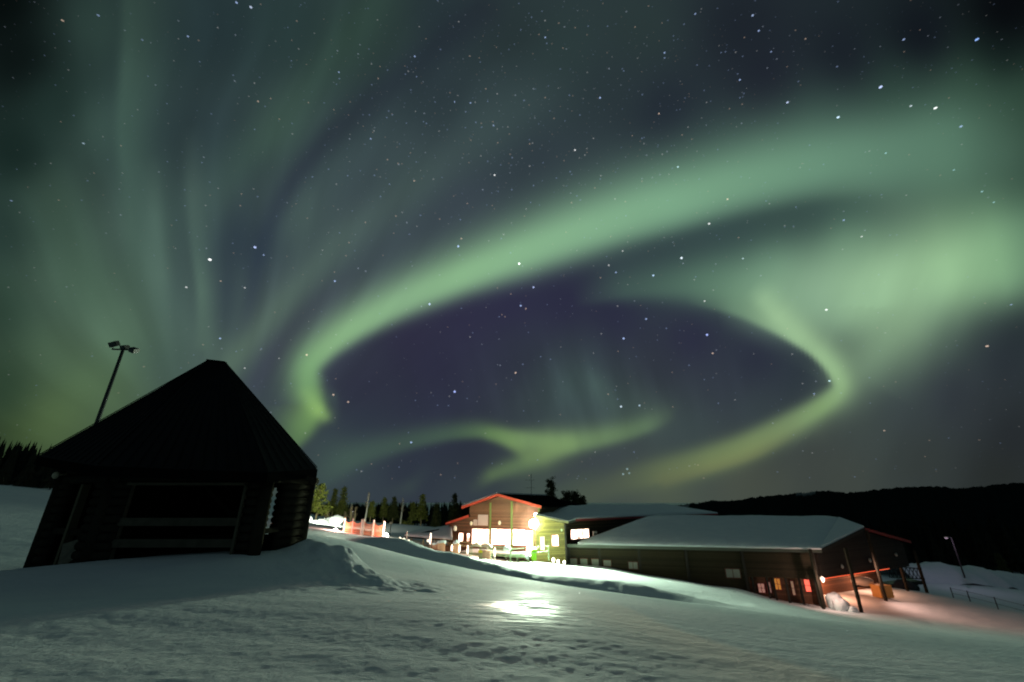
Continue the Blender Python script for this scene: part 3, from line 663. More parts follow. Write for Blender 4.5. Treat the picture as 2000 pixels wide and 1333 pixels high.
class Frame:
    """wall frame: s along the wall, t outwards, z absolute"""
    def __init__(f, O, E): f.O = Vector((O[0], O[1], 0)); d = Vector((E[0]-O[0], E[1]-O[1], 0)); f.len = d.length; f.e = d.normalized(); f.n = Vector((f.e.y, -f.e.x, 0))
    def __call__(f, q): return f.O+f.e*q[0]+f.n*q[1]+Vector((0, 0, q[2]))
    def s_of(f, u, v=1050):   # where a sight line through pixel column u meets this wall
        d = P(u, v, 1.0); a = d.x; # x = a*y
        return (a*f.O.y-f.O.x)/(f.e.x-a*f.e.y)
    def z_of(f, u, v):
        s = f.s_of(u, v); y = f.O.y+f.e.y*s
        return P(u, v, y).z
def window(fr, u0, u1, z0, z1, gm, parent, cols=2, frame=REDFRAME, rows=1, depth=.0, vm=1050):
    s0, s1 = fr.s_of(u0, vm), fr.s_of(u1, vm)
    m = MB(); w = .07
    m.box(s0-w, s1+w, -.02, .07+depth, z1, z1+w, fr); m.box(s0-w, s1+w, -.02, .09+depth, z0-w, z0, fr)
    m.box(s0-w, s0, -.02, .07+depth, z0, z1, fr); m.box(s1, s1+w, -.02, .07+depth, z0, z1, fr)
    for k in range(1, cols): s = s0+(s1-s0)*k/cols; m.box(s-.03, s+.03, 0, .06+depth, z0, z1, fr)
    for k in range(1, rows): z = z0+(z1-z0)*k/rows; m.box(s0, s1, 0, .058+depth, z-.025, z+.025, fr)
    o = m.build('window', frame, parent)
    MB().box(s0, s1, .0, .03+depth, z0, z1, fr).build('pane', gm, o)
    return o
def wall_poly(fr, pts, thick, name, m_, parent):
    """pts: (s, z) outline, front face at t=0"""
    m = MB(); n = len(pts)
    m.v = [tuple(fr((s, 0, z))) for s, z in pts]+[tuple(fr((s, -thick, z))) for s, z in pts]
    m.f = [tuple(range(n)), tuple(range(n, 2*n))[::-1]]+[(i, i+n, (i+1) % n+n, (i+1) % n) for i in range(n)]
    return m.build(name, m_, parent)

# main two storey gabled building
N_ = V(3.3, 53, 0); W9 = 9.17
L_ = V(3.3-W9*.94, 53+W9*.342, 0)
fm = Frame(L_, N_)
lodge = thing('ski_lodge', (L_.x, L_.y, -6.6), 'two storey brown timber lodge with red gable edge, brightly lit ground floor windows', 'lodge')
zE, zA, zB = -.78, .42, -7.2
side = Vector((.342, .94, 0))*21
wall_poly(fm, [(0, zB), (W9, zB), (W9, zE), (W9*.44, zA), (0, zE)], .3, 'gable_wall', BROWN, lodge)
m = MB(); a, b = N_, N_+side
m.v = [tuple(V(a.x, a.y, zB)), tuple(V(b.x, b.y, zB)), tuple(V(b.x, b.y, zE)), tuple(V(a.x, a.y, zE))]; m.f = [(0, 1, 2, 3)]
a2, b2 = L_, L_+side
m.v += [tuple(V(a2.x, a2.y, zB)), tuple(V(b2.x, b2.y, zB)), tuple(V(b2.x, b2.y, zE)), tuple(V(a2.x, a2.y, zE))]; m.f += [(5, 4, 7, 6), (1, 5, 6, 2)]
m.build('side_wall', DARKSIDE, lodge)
# roof slabs with overhang
def slab(p, th=.2):
    m = MB(); n = len(p); m.v = [tuple(q) for q in p]+[tuple(q-V(0, 0, th)) for q in p]
    m.f = [tuple(range(n)), tuple(range(n, 2*n))[::-1]]+[(i, i+n, (i+1) % n+n, (i+1) % n) for i in range(n)]
    return m
oh = .7
rdgF = fm((W9*.44, oh, zA+.28)); rdgB = rdgF+side*1.06
eR = fm((W9+oh*.6, oh, zE+.12)); eL = fm((-oh*1.1, oh, zE+.0))
rf = slab([eL, rdgF, rdgB, eL+side*1.06]).build('roof', BLACKTRIM, lodge)
slab([rdgF, eR, eR+side*1.06, rdgB]).build('roof', BLACKTRIM, lodge)
m = slab([eL+V(0, .15, .18), rdgF+V(0, .15, .16), rdgB+V(0, 0, .18), eL+side*1.06+V(0, 0, .18)], .17); m.build('roof_snow', SNOWR, rf)
m = MB() if True else slab([rdgF+V(0, .15, .16), eR+V(0, .15, .18), eR+side*1.06+V(0, 0, .18), rdgB+V(0, 0, .18)], .17); 
for a, b in ((eL, rdgF), (rdgF, eR)):
    MB().bar(a-fm.n*-.05-V(0, 0, .14), b-fm.n*-.05-V(0, 0, .14), .06, .30).build('gable_trim', REDTRIM, lodge)
for u_ in (957, 999.5):
    s = fm.s_of(u_); MB().box(s-.11, s+.11, .0, .09, zB, zA-.6 if u_ > 980 else zA-.75, fm).build('wall_post', GREENTRIM, lodge)
MB().box(W9-.2, W9+.06, .0, .10, zB, zE, fm).build('corner_board', GREENTRIM, lodge)
# ground floor windows
z0, z1 = fm.z_of(960, 1063), fm.z_of(960, 1033)
window(fm, 922.5, 955, z0, z1-.05, WIN, lodge, 3)
window(fm, 960, 997.5, z0, z1, WIN, lodge, 3)
window(fm, 1002, 1026, z0, z1, WIN, lodge, 2)
z2 = fm.z_of(1035, 1077)
window(fm, 1028, 1046.5, z2, z1-.1, WIN, lodge, 2, rows=2)   # glazed entrance
zz0, zz1 = fm.z_of(940, 1025), fm.z_of(940, 1006.5)
o = window(fm, 934, 951.5, zz0, zz1, PALE, lodge, 1, PALE)
window(fm, 925, 930.5, fm.z_of(927, 1025), fm.z_of(927, 1016), PALE, lodge, 1, PALE)
for (u_, v_) in ((921, 1022), (976.5, 1021)):
    s = fm.s_of(u_); m = MB(); m.blob(fm((s, .2, fm.z_of(u_, v_))), (.17, .12, .24), 1, .02); m.build('wall_globe', mat('opal_globe', (.75, .72, .5), .4, emit=(1, .95, .6), es=.25), lodge, True)
for (u_, v_) in ((1010, 983), (1037, 984)):
    s = fm.s_of(u_, v_); c = fm((s, .45, fm.z_of(u_, v_)+.22)); m = MB(); m.tube([c, c-V(0, 0, .14)], [.06, .1], 10)
    do = m.build('downlight', BLACK, lodge)
    light('downlight_bulb', 'SPOT', c-V(0, 0, .18)-fm.n*.05, 60, (1, .72, .5), do, .05, c-V(0, 0, 2)-fm.n*.9, math.radians(100), .9)
    light('foreground_fill_spot', 'SPOT', c+fm.n*.25-V(0, 0, .05), GABLE_W, (1, .86, .66), do, .12, V(.3, 6.5, -1.3), math.radians(20), 1)  # added spot for the foreground snow, cone narrowed to dim its corners
# low lean-to at the left end, red edge
m = MB(); fl = Frame((L_.x-2.6, L_.y+.95), (L_.x, L_.y))
zl0, zl1 = fl.z_of(882, 1024), fl.z_of(914, 1009)
wall_poly(fl, [(0, zB), (fl.len, zB), (fl.len, zl1), (0, zl0)], 5.0, 'lean_to_wall', BROWN, lodge)
a, b = fl((-.3, .4, zl0+.15)), fl((fl.len+.1, .4, zl1+.2))
slab([a, b, b+side*.3, a+side*.3]).build('lean_to_roof', BLACKTRIM, lodge)
MB().bar(a+fl.n*.03-V(0, 0, .1), b+fl.n*.03-V(0, 0, .1), .05, .28).build('lean_to_trim', REDTRIM, lodge)
window(fl, 896.5, 904.5, fl.z_of(900, 1057), fl.z_of(900, 1041), WIN, lodge, 1)
window(fl, 912.5, 917.5, fl.z_of(915, 1057), fl.z_of(915, 1042), WIN, lodge, 1)
m = MB(); m.blob(P(889, 1032, 56), (.22, .2, .3), 5); m.build('wall_globe', mat('opal_globe_small', (.8, .78, .6), .4, emit=(1, .95, .7), es=.25), lodge, True)

# ochre annex to the right of the entrance
An0 = fm((W9-.25, .9, 0)); An1 = P(1105, 1050, 53.4)
fa = Frame((An0.x, An0.y), (An1.x, An1.y))
za0, za1 = fa.z_of(1056, 1007), fa.z_of(1104, 1021)
wall_poly(fa, [(0, zB-.6), (fa.len, zB-.6), (fa.len, za1-.1), (0, za0-.1)], 4.5, 'annex_wall', OLIVE, lodge)
a, b = fa((-.2, .35, za0+.05)), fa((fa.len+.25, .35, za1+.08))
rb = slab([a, b, b+side*.3, a+side*.3], .14).build('annex_roof', GUTTER, lodge)
MB().bar(a+fa.n*.03-V(0, 0, .06), b+fa.n*.03-V(0, 0, .06), .05, .2).build('annex_fascia', mat('pale_fascia', (.45, .40, .22), .7), lodge)
slab([a+V(0, .1, .2), b+V(0, .1, .2), b+side*.3+V(0, 0, .25), a+side*.3+V(0, 0, .25)], .16).build('annex_snow', SNOWR, rb)
window(fa, 1077.5, 1090, fa.z_of(1083, 1066), fa.z_of(1083, 1045), WIN, lodge, 1, mat('salmon_frame', (.55, .25, .16), .7))
o = window(fa, 1054.5, 1063, fa.z_of(1058, 1074), fa.z_of(1058, 1048), WINP, lodge, 1, GREENTRIM); 
MB().box(fa.len-.16, fa.len+.05, .0, .08, zB-.6, za1-.15, fa).build('corner_board', DARKTRIM, lodge)
s = fa.s_of(1096, 1035); MB().blob(fa((s, .1, fa.z_of(1096, 1035))), (.1, .08, .13), 3).build('wall_globe', mat('green_opal', (.5, .65, .4), .4), lodge, True)

# the big floodlight on the corner
fc = fm((W9-.5, .95, fm.z_of(1046, 1022)))
fl_l = thing('wall_floodlight', fc, 'blazing white floodlight on the corner of the lodge above its entrance', 'floodlight')
MB().bar(fc-fm.n*.9, fc, .08, .08).build('bracket', BLACK, fl_l)
m = MB(); m.box(-.38, .38, -.16, .1, -.26, .26, lambda q: fc+Matrix.Rotation(.25, 3, 'X')@q); m.build('housing', BLACK, fl_l)
m = MB(); m.blob(fc+V(0, -.24, 0), (.52, .14, .46), 2, .0); m.build('lens', glow('flood_lens', (.93, 1, .9), 160), fl_l, True)
m = MB(); m.blob(fc+V(.25, -.15, .95), (.2, .12, .2), 2, .0); m.build('small_lens', glow('flood_lens_small', (.95, 1, .9), 40), fl_l, True)
bpy.data.materials['flood_lens'].cycles.emission_sampling = 'NONE'; bpy.data.materials['flood_lens_small'].cycles.emission_sampling = 'NONE'
fp = fc+V(0, -.5, 0)
light('flood_beam', 'SPOT', fp, FLOOD_W, (.74, 1, .72), fl_l, .28, fp+V(1.2, -10, -1.2), math.radians(158), .3)
light('flood_spill', 'POINT', fc+V(.9, -1.0, -.1), 190, (.88, 1, .5), fl_l, .25)

light('terrace_fill', 'POINT', fm((3.2, 3.4, -3.6)), 300, (1, .58, .38), lodge, .3)  # added warm fill without a fixture, tints the lodge front orange
light('entrance_fill', 'POINT', fm((W9-1.3, 1.5, -3.1)), 420, (1, .9, .78), lodge, .3)  # added fill without a fixture, washes out the facade beside the floodlight
# rear wing with snow roof
rw = thing('snowy_rear_wing', (6.9, 57, -6.8), 'dark wing under thick snow behind the long hall, one lit strip window at its left', 'lodge wing')
r0, r1 = V(6.4, 56.6, 0), V(36.2, 80.6, 0); fr = Frame((r0.x, r0.y), (r1.x, r1.y))
pn = -fr.n
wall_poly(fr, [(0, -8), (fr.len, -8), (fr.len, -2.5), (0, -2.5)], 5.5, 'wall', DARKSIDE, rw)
za = -2.28
p0, p1 = fr((-.5, .6, za)), fr((fr.len+.4, .6, za))
q0, q1 = fr((-.5, -6, -1.05)), fr((fr.len-4, -6, -1.05)); 
slab([p0, p1, q1, q0], .22).build('roof', BLACKTRIM, rw)
slab([fr((fr.len+.4, .6, za)), fr((fr.len+.4, -10, za)), q1], .22).build('roof', BLACKTRIM, rw)
MB().bar(p0+fr.n*.03-V(0, 0, .12), p1+fr.n*.03-V(0, 0, .12), .05, .26).build('fascia', REDFRAME, rw)
def snow_sheet(corners, nu, nv, thick, seed, name, parent, edge_rag=.06):
    """thick soft snow lying on a roof: corners a,b (eave) c,d (ridge, above b and a)"""
    a, b, c, d = corners
    V_ = []; F_ = []
    for j in range(nv+1):
        for i in range(nu+1):
            s, t = i/nu, j/nv
            p = a.lerp(b, s).lerp(d.lerp(c, s), t)
            e = min(s, 1-s, t*1.0)*nu*.12 if False else min(1, min(s*14, (1-s)*14, t*7+.0))
            h = thick*(.55+.45*math.sin(min(1, e)*math.pi/2))
            h += .26*fbm(np.array([p.x*.22]), np.array([p.y*.3]), seed)[0]*min(1, e*1.2)+.07*fbm(np.array([p.x*1.4]), np.array([p.y*1.4]), seed+3)[0]
            off = V(0, 0, 0)
            if j == 0: off = V(0, -.10-edge_rag*2*(vnoise(np.array([p.x*2.7]), np.array([p.y*.1]), seed)[0]), -.04)
            V_.append(tuple(p+off+V(0, 0, h)))
    n = len(V_)
    for j in range(nv+1):
        for i in range(nu+1):
            x, y, z = V_[j*(nu+1)+i]
            s, t = i/nu, j/nv
            p = a.lerp(b, s).lerp(d.lerp(c, s), t)
            V_.append((x, y, p.z+.01))
    I = lambda i, j: j*(nu+1)+i
    for j in range(nv):
        for i in range(nu):
            F_.append((I(i, j), I(i+1, j), I(i+1, j+1), I(i, j+1))); F_.append((n+I(i, j), n+I(i, j+1), n+I(i+1, j+1), n+I(i+1, j)))
    for i in range(nu): F_.append((I(i, 0), n+I(i, 0), n+I(i+1, 0), I(i+1, 0))); F_.append((I(i, nv), I(i+1, nv), n+I(i+1, nv), n+I(i, nv)))
    for j in range(nv): F_.append((I(0, j), I(0, j+1), n+I(0, j+1), n+I(0, j))); F_.append((I(nu, j), n+I(nu, j), n+I(nu, j+1), I(nu, j+1)))
    m = MB(); m.v = V_; m.f = F_
    return m.build(name, SNOWR, parent, True)
snow_sheet([p0, p1, q1, q0], 90, 12, .34, 3, 'roof_snow', rw)
window(fr, 1115, 1150, fr.z_of(1130, 1052), fr.z_of(1130, 1034), WIN, rw, 2)
window(fr, 1340, 1372, fr.z_of(1355, 1010), fr.z_of(1355, 1004), mat('dark_red_panel', (.12, .02, .03), .8), rw, 3)

# the long low hall in front
hall = thing('long_hall', (6.6, 54, -8.5), 'long low dark timber hall with a wide snow covered roof, posts along its end overhang', 'hall')
E0, E1 = P(1108, 1063, 54), P(1603, 1073, 48.5); zEv = -4.88; E0.z = E1.z = zEv
E2 = P(1688, 1031, 53.5); E3 = P(1777, 1055, 58.3); E3.z = zEv
R0, R1 = P(1262, 1013, 60), P(1640, 1015, 59.5)
BL = V(19, 68, zEv)
rf = slab([E0, E1, R1, R0], .25).build('roof', BLACKTRIM, hall)
slab([E1, E2, R1], .25).build('roof', BLACKTRIM, hall)
slab([E2, E3, R1], .25).build('roof', BLACKTRIM, hall)
slab([R0, R1, E3, BL], .25).build('roof', BLACKTRIM, hall)
slab([E0, R0, BL], .25).build('roof', BLACKTRIM, hall)
snow_sheet([E0.lerp(E1, .045), E1, R1, R0], 120, 20, .46, 7, 'roof_snow', hall, .09)
m = MB(); m.v = [tuple(q) for q in (E1+V(0, 0, .3), E2+V(0, 0, .22), R1+V(0, 0, .36), E1, E2, R1)]; m.f = [(0, 1, 2), (3, 5, 4), (0, 3, 4, 1), (1, 4, 5, 2), (2, 5, 3, 0)]; m.build('roof_snow', SNOWR, hall)
MB().bar(E0-V(0, .04, .14), E1-V(0, .04, .14), .12, .34).build('gutter', GUTTER, hall)
MB().bar(E1-V(0, .05, .12), E2-V(0, .05, .12), .08, .34).build('gable_trim', DARKTRIM, hall)
MB().bar(E2-V(0, .05, .12), E3-V(0, .05, .12), .08, .30).build('gable_trim', mat('dull_red_trim', (.25, .035, .03), .7), hall)
fh = Frame((E0.x, E0.y+.8), (E1.x-.3, E1.y+.8))
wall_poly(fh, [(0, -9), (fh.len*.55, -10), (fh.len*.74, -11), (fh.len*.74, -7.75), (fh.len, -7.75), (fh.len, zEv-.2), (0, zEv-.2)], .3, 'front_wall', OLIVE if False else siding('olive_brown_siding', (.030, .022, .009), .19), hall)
for u_ in (1112, 1172, 1250, 1342, 1452, 1590):
    s = fh.s_of(u_, 1100); MB().box(s-.14, s+.14, .0, .16, -11 if u_ > 1400 else -9.6, zEv-.15, fh).build('wall_post', DARKTRIM, hall)
NW = mat('snow_reflection_pane', (.30, .32, .27), .4, noise=.3, nscale=1.2)  # pale base colour stands in for snow light reflected in the panes
for (u0, u1, v0, v1) in ((1114, 1127, 1091, 1103), (1134, 1147, 1091.5, 1104), (1156, 1169, 1092, 1105.5), (1179, 1193, 1094.5, 1105.5), (1228, 1245, 1098, 1111), (1418, 1445, 1111.5, 1128)):
    uc, vc = (u0+u1)/2, (v0+v1)/2
    window(fh, u0, u1, fh.z_of(uc, v1), fh.z_of(uc, v0), NW, hall, 2 if u0 > 1200 else 1, mat('rust_frame', (.14, .05, .03), .8), 1, vm=vc)
# lower storey under the right half: glazing and posts
f2 = Frame((fh((fh.len*.74, -1.0, 0)).x, fh((fh.len*.74, -1.0, 0)).y), (fh((fh.len, -1.0, 0)).x, fh((fh.len, -1.0, 0)).y))
wall_poly(f2, [(0, -11.2), (f2.len, -11.2), (f2.len, -7.8), (0, -7.8)], .3, 'basement_wall', BROWN, hall)
for (u0, u1, v0, v1, gm) in ((1481, 1493, 1140, 1157, glow('warm_pane', (1, .5, .4), .22)), (1498, 1505, 1137, 1157, glow('warm_pane_dim', (1, .55, .45), .15)), (1513, 1524, 1130, 1151, glow('amber_pane', (1, .42, .08), .26)), (1546, 1551, 1135, 1162, glow('pale_pane', (1, .6, .4), .14)), (1572, 1582, 1132, 1155, glow('red_lit_pane', (1, .16, .10), 1.0))):
    uc, vc = (u0+u1)/2, (v0+v1)/2
    window(f2, u0, u1, f2.z_of(uc, v1), f2.z_of(uc, v0), gm, hall, 2 if u1-u0 > 10 else 1, REDFRAME, 2, vm=vc)
for u_ in (1468, 1496, 1508, 1532, 1558, 1588):
    s = f2.s_of(u_, 1150); MB().box(s-.09, s+.09, .8, .98, -11, -7.75, f2).build('basement_post', DARKTRIM, hall)
# end wall, upper storey box and recessed lower wall
G1, G3 = E1+V(.1, .9, 0), E3+V(-.6, .5, 0)
fg = Frame((G1.x, G1.y), (G3.x, G3.y))
zU = -7.65
sA = fg.s_of(1688, 1060)
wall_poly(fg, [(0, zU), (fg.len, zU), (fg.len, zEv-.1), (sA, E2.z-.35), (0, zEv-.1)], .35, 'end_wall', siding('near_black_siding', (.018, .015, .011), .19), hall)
MB().box(0, fg.len, -6, .0, zU-.16, zU-.02, fg).build('upper_floor', DARKTRIM, hall)
wall_poly(Frame(tuple(fg((0, -3.6, 0)))[:2], tuple(fg((fg.len, -3.6, 0)))[:2]), [(0, -11.5), (fg.len, -11.5), (fg.len, zU-.1), (0, zU-.1)], .3, 'recessed_wall', BROWN, hall)
STRIP = glow('red_strip', (1, .13, .05), 1.1)
s0, s1 = fg.s_of(1610, 1135), fg.s_of(1735, 1108)
MB().box(s0, s1, .02, .07, zU-.10, zU-.04, fg).build('light_strip', STRIP, hall)
for (u_, v_) in ((1642, 1106), (1696, 1094), (1747, 1083)):
    s = fg.s_of(u_, v_); MB().blob(fg((s, .15, fg.z_of(u_, v_))), (.16, .14, .2), 2).build('wall_globe', mat('dim_globe', (.35, .38, .34), .5), hall, True)
for (u_, v_, Y) in ((1608, 1186, 48.2), (1683, 1196, 47.6), (1731, 1174, 53.0), (1773, 1154, 58.0), (1811, 1158, 60)):
    b = P(u_, v_, Y); t = (Vector((b.x, b.y, 0))-Vector((E1.x, E1.y, 0))).length/(E3-E1).length
    zt = (zEv+(E2.z-zEv)*min(1, t/.5) if t < .5 else E2.z+(zEv-E2.z)*(t-.5)/.5)-.15
    if u_ > 1800: zt = P(1787, 1075, 60).z
    m = MB(); m.bar(V(b.x, b.y, b.z-.8), V(b.x, b.y, zt), .24, .24)
    po = m.build('overhang_post', DARKPOST, hall)
m = MB(); e = P(1606, 1131, 48.0); m.blob(e, (.2, .2, .26), 3); m.build('post_lantern', mat('frosted_lantern', (.6, .6, .55), .4, emit=(1, .5, .35), es=.25), hall, True)
# warm light under the overhang
light('overhang_lamp', 'POINT', fg((5.5, -2.0, zU-.6)), 650, (1, .42, .24), hall, .3)
light('overhang_lamp', 'POINT', fg((13.5, -2.0, zU-.6)), 480, (1, .5, .32), hall, .3)
light('overhang_lamp', 'SPOT', fg((8, .5, zU+.6)), 1500, (1, .56, .44), hall, .3, V(56, 38, -10.5), math.radians(150), .9)
light('corner_lantern_bulb', 'POINT', P(1618, 1138, 47.2), 240, (1, .62, .50), hall, .15)
# ---------------------------------------------------------------- trees
def leafmat(name, c): return mat(name, c, .8, spec=.15, noise=.45, nscale=1.2)
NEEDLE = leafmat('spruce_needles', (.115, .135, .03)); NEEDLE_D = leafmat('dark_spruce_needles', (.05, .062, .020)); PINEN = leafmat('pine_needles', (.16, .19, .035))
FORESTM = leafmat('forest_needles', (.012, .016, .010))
BARK = mat('bark', (.30, .25, .14), .9, noise=.4, nscale=3); BIRCHB = mat('pale_birch_bark', (.6, .6, .5), .8, noise=.35, nscale=4); TWIG = mat('twigs', (.30, .24, .15), .9)
def tri_clump(m, c, s, R, n=5):
    for _ in range(n):
        d = Vector((R.gauss(0, 1), R.gauss(0, 1), R.gauss(0, .6))).normalized(); e = d.cross(Vector((R.gauss(0, 1), R.gauss(0, 1), R.gauss(0, 1)))).normalized()
        o = Vector((R.gauss(0, s*.45), R.gauss(0, s*.45), R.gauss(0, s*.3)))
        k = len(m.v); m.v += [tuple(c+o-d*s*.5-e*s*.22), tuple(c+o+d*s*.6), tuple(c+o-d*s*.4+e*s*.25)]; m.f.append((k, k+1, k+2))
def spruce(loc, h, r, sd, label, nm=NEEDLE, trunk=.25, group=None, name='spruce_tree', stock=1.0):
    R = random.Random(sd); loc = Vector(loc)
    t = thing(name, loc, label, 'tree', group)
    MB().tube([loc-V(0, 0, .4), loc+V(R.uniform(-.1, .1), 0, h*.5), loc+V(0, 0, h*.97)], [.035*h*.5+.05, .05, .012], 7).build('trunk', BARK, t, True)
    m = MB(); nb = int(64*stock)
    for i in range(nb):
        f = i/nb; z = h*(trunk+(1-trunk)*f); rr_ = r*(1-f)**.75*R.uniform(.65, 1.12)+.08
        a = i*2.4+R.uniform(-.5, .5); n = max(2, int(rr_/.22))
        for k in range(n):
            q = (k+.7)/n; c = loc+V(math.cos(a)*rr_*q, math.sin(a)*rr_*q, z-rr_*.42*q*q)
            tri_clump(m, c, .34+.05*h*.3, R, 5)
    m.build('crown', nm, t)
    return t
def pine(loc, h, r, sd, label, nm=PINEN, group=None, base=.3):
    R = random.Random(sd); loc = Vector(loc); t = thing('pine_tree', loc, label, 'tree', group)
    MB().tube([loc-V(0, 0, .4), loc+V(.05, 0, h*.5), loc+V(0, 0, h*.95)], [.16, .12, .03], 8).build('trunk', BARK, t, True)
    m = MB(); lb = MB()
    for i in range(34):
        f = (i+.5)/34; z = h*(base+(1-base)*f); w = r*(math.sin(math.pi*min(1, .22+.8*f)))**.7*R.uniform(.4, 1.1); a = R.uniform(0, 6.28)
        c = loc+V(math.cos(a)*w, math.sin(a)*w, z+R.uniform(-.2, .25))
        lb.tube([loc+V(0, 0, z-.3), c], [.035, .012], 4)
        for k in range(6): tri_clump(m, c+V(R.gauss(0, .33), R.gauss(0, .33), R.gauss(0, .22)), .42, R, 7)
    m.build('crown', nm, t); lb.build('limb', BARK, t)
    return t
def birch(loc, h, sd, label, group=None, spread=.28, n=26, bark=BIRCHB, low=.45, lean=0):
    R = random.Random(sd); loc = Vector(loc); t = thing('birch_tree', loc, label, 'tree', group)
    ax = lambda f: loc+V(lean*f*h, 0, f*h)
    MB().tube([ax(-.05), ax(.4)+V(.04, 0, 0), ax(.7), ax(1)], [.03*h*.5+.1, .13, .08, .02], 7).build('trunk', bark, t, True)
    m = MB()
    for i in range(n):
        f = low+(1-low)*i/n; a = R.uniform(0, 6.28); L = h*spread*(1.15-f)*R.uniform(.6, 1.2)+.2
        p = ax(f); d = V(math.cos(a), math.sin(a), R.uniform(1., 2.)).normalized(); e = p+d*L
        m.tube([p, p+d*L*.5+V(0, 0, -.03), e], [.04, .028, .012], 4)
        for k in range(5):
            b = p+d*L*R.uniform(.35, 1); q = (d+V(R.gauss(0, .6), R.gauss(0, .6), R.gauss(0, .35))).normalized(); m.tube([b, b+q*L*R.uniform(.25, .5)], [.011, .004], 3)
    m.build('crown', TWIG, t)
    return t
def put(u, vb, Y):
    p = P(u, vb, Y); g = gz(p.x, p.y); return V(p.x, p.y, min(p.z, g+.1) if abs(g-p.z) < 3 else g)
def top_h(u, vt, Y, base): return P(u, vt, Y).z-base.z

b = put(597, 1012, 78); birch(b, top_h(604, 938, 78, b), 1, 'tall bare birch right beside the log shelter, behind the floodlit pine', n=30, spread=.25, bark=BARK)
b = put(616, 1018, 72); pine(b, top_h(618, 950, 72, b), 1.55, 4, 'bushy yellow green pine lit by lamps just right of the log shelter', base=.24)
TREES = [(648,1008,955,95,.75,NEEDLE,.3,'slim spruce, the left one of two close together right of the lit pine'),
 (666,1006,951,92,1.05,NEEDLE,.22,'tallest broad spruce right of the lit pine, its lower branches sparse'),
 (722,1030,980,86,.45,NEEDLE,.45,'thin spruce with a bare lower stem touching the tall pale birch'),
 (747,1022,973,98,.75,NEEDLE,.3,'small spruce between the tall pale birch and the wide dark spruce'),
 (766,1022,971,98,.95,NEEDLE_D,.2,'wide dark spruce above the snow field, straight behind the small street lamp'),
 (803,1034,982,96,.6,NEEDLE,.4,'short narrow spruce left of the brightest green spruce'),
 (821,1036,966,90,.85,leafmat('lit_needles', (.11, .13, .025)),.35,'bright green spruce with bare lower stems, the brightest before the dark wood'),
 (850,1034,984,94,.8,NEEDLE_D,.1,'dim squat spruce merging into the dark wood behind the carport'),
 (886,1030,965,84,.85,NEEDLE_D,.2,'dark slender spruce rising by the red edged lean-to of the lodge')]
for i, (u, vb, vt, Y, r, nm, tr, lab) in enumerate(TREES):
    b = put(u, vb, Y); spruce(b, top_h(u, vt, Y, b), r*1.45, 30+i, lab, nm, tr, group='spruces along the edge of the wood')
for i, (u, vb, vt, Y, sp, n, lab, bk) in enumerate([(637,1024,994,80,.34,30,'small floodlit birch bush between the pine and the spruces',BARK),
 (672,1022,1001,84,.34,24,'lowest bare bush left of the orange safety net',TWIG),(683,1024,986,82,.26,30,'bare young birch behind the left orange net, taller of the pair',BARK),(691,1025,991,83,.26,28,'bare young birch behind the left orange net, shorter of the pair',BARK),
 (711,1031,962,84,.17,34,'tall pale birch with a small bare top over the orange nets',BIRCHB),(781,1030,974,92,.16,24,'thin grey birch between two spruces in front of the dark wood',BIRCHB)]):
    b = put(u, vb, Y); birch(b, top_h(u, vt, Y, b), 50+i, lab, 'bare birches by the snow field', sp, n, bk, .5 if vt < 975 else .2, .03 if vt < 975 else 0)
b = put(793, 1029, 88); t_ = thing('small_bush', b, 'low round green bush at the snow field edge left of the carport roof', 'bush'); m = MB(); R = random.Random(2)
for i in range(60): tri_clump(m, b+V(R.gauss(0, .55), R.gauss(0, .5), abs(R.gauss(.4, .4))), .35, R, 5)
m.build('foliage', NEEDLE, t_)
# trees standing behind the lodge
b = P(1076, 1000, 92); pine(V(b.x, b.y, -7), top_h(1078, 938, 92, V(0, 0, -7)), .95, 9, 'single dark pine standing above the lodge roof', NEEDLE_D, base=.62)
for i, (u, vt, w, lab) in enumerate([(1109, 962, 1.3, 'left dark bushy tree behind the lodge roof end'), (1127, 963, 1.5, 'middle and fullest of the dark bushy trees behind the lodge roof end'), (1138, 973, .9, 'lowest and rightmost dark bushy tree behind the lodge roof end')]):
    b = P(u, 1000, 90); pine(V(b.x, b.y, -7), top_h(u, vt, 90, V(0, 0, -7)), w, 12+i, lab, NEEDLE_D, base=.6, group='dark trees behind the lodge')

def forest(name, spots, label, sd, m_=FORESTM):
    R = random.Random(sd); m = MB()
    for (x, y, z, h, r) in spots:
        for L in range(5):
            z0 = z+h*(.12+.17*L); z1 = z0+h*.30; rr_ = r*(1-L*.18); k = len(m.v); n = 7; ph = R.uniform(0, 6)
            for j in range(n*2):
                a = ph+math.pi*j/n; q = rr_*(1.1 if j % 2 else .62)*R.uniform(.8, 1.15); m.v.append((x+math.cos(a)*q, y+math.sin(a)*q, z0-(.1*h*.3 if j % 2 else 0)))
            m.v.append((x, y, z1))
            for j in range(n*2): m.f.append((k+j, k+(j+1) % (2*n), k+2*n))
        m.tube([(x, y, z-.5), (x, y, z+h*.3)], .12, 5)
    o = m.build(name, m_); tag(o, label, 'forest', kind='stuff'); return o
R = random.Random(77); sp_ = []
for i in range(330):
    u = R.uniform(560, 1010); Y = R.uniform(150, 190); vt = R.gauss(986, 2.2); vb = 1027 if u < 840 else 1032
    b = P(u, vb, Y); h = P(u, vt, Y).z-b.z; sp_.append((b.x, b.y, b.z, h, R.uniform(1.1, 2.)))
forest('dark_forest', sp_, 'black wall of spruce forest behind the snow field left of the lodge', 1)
sp_ = []
for i in range(150):
    u = R.uniform(-260, 105); Y = R.uniform(95, 125); vt = 874+R.gauss(0, 5)+max(0, (u-20)*.12); b = P(u, 952, Y); h = P(u, vt, Y).z-b.z
    sp_.append((b.x, b.y, b.z-1, h+1, R.uniform(1.2, 2.)))
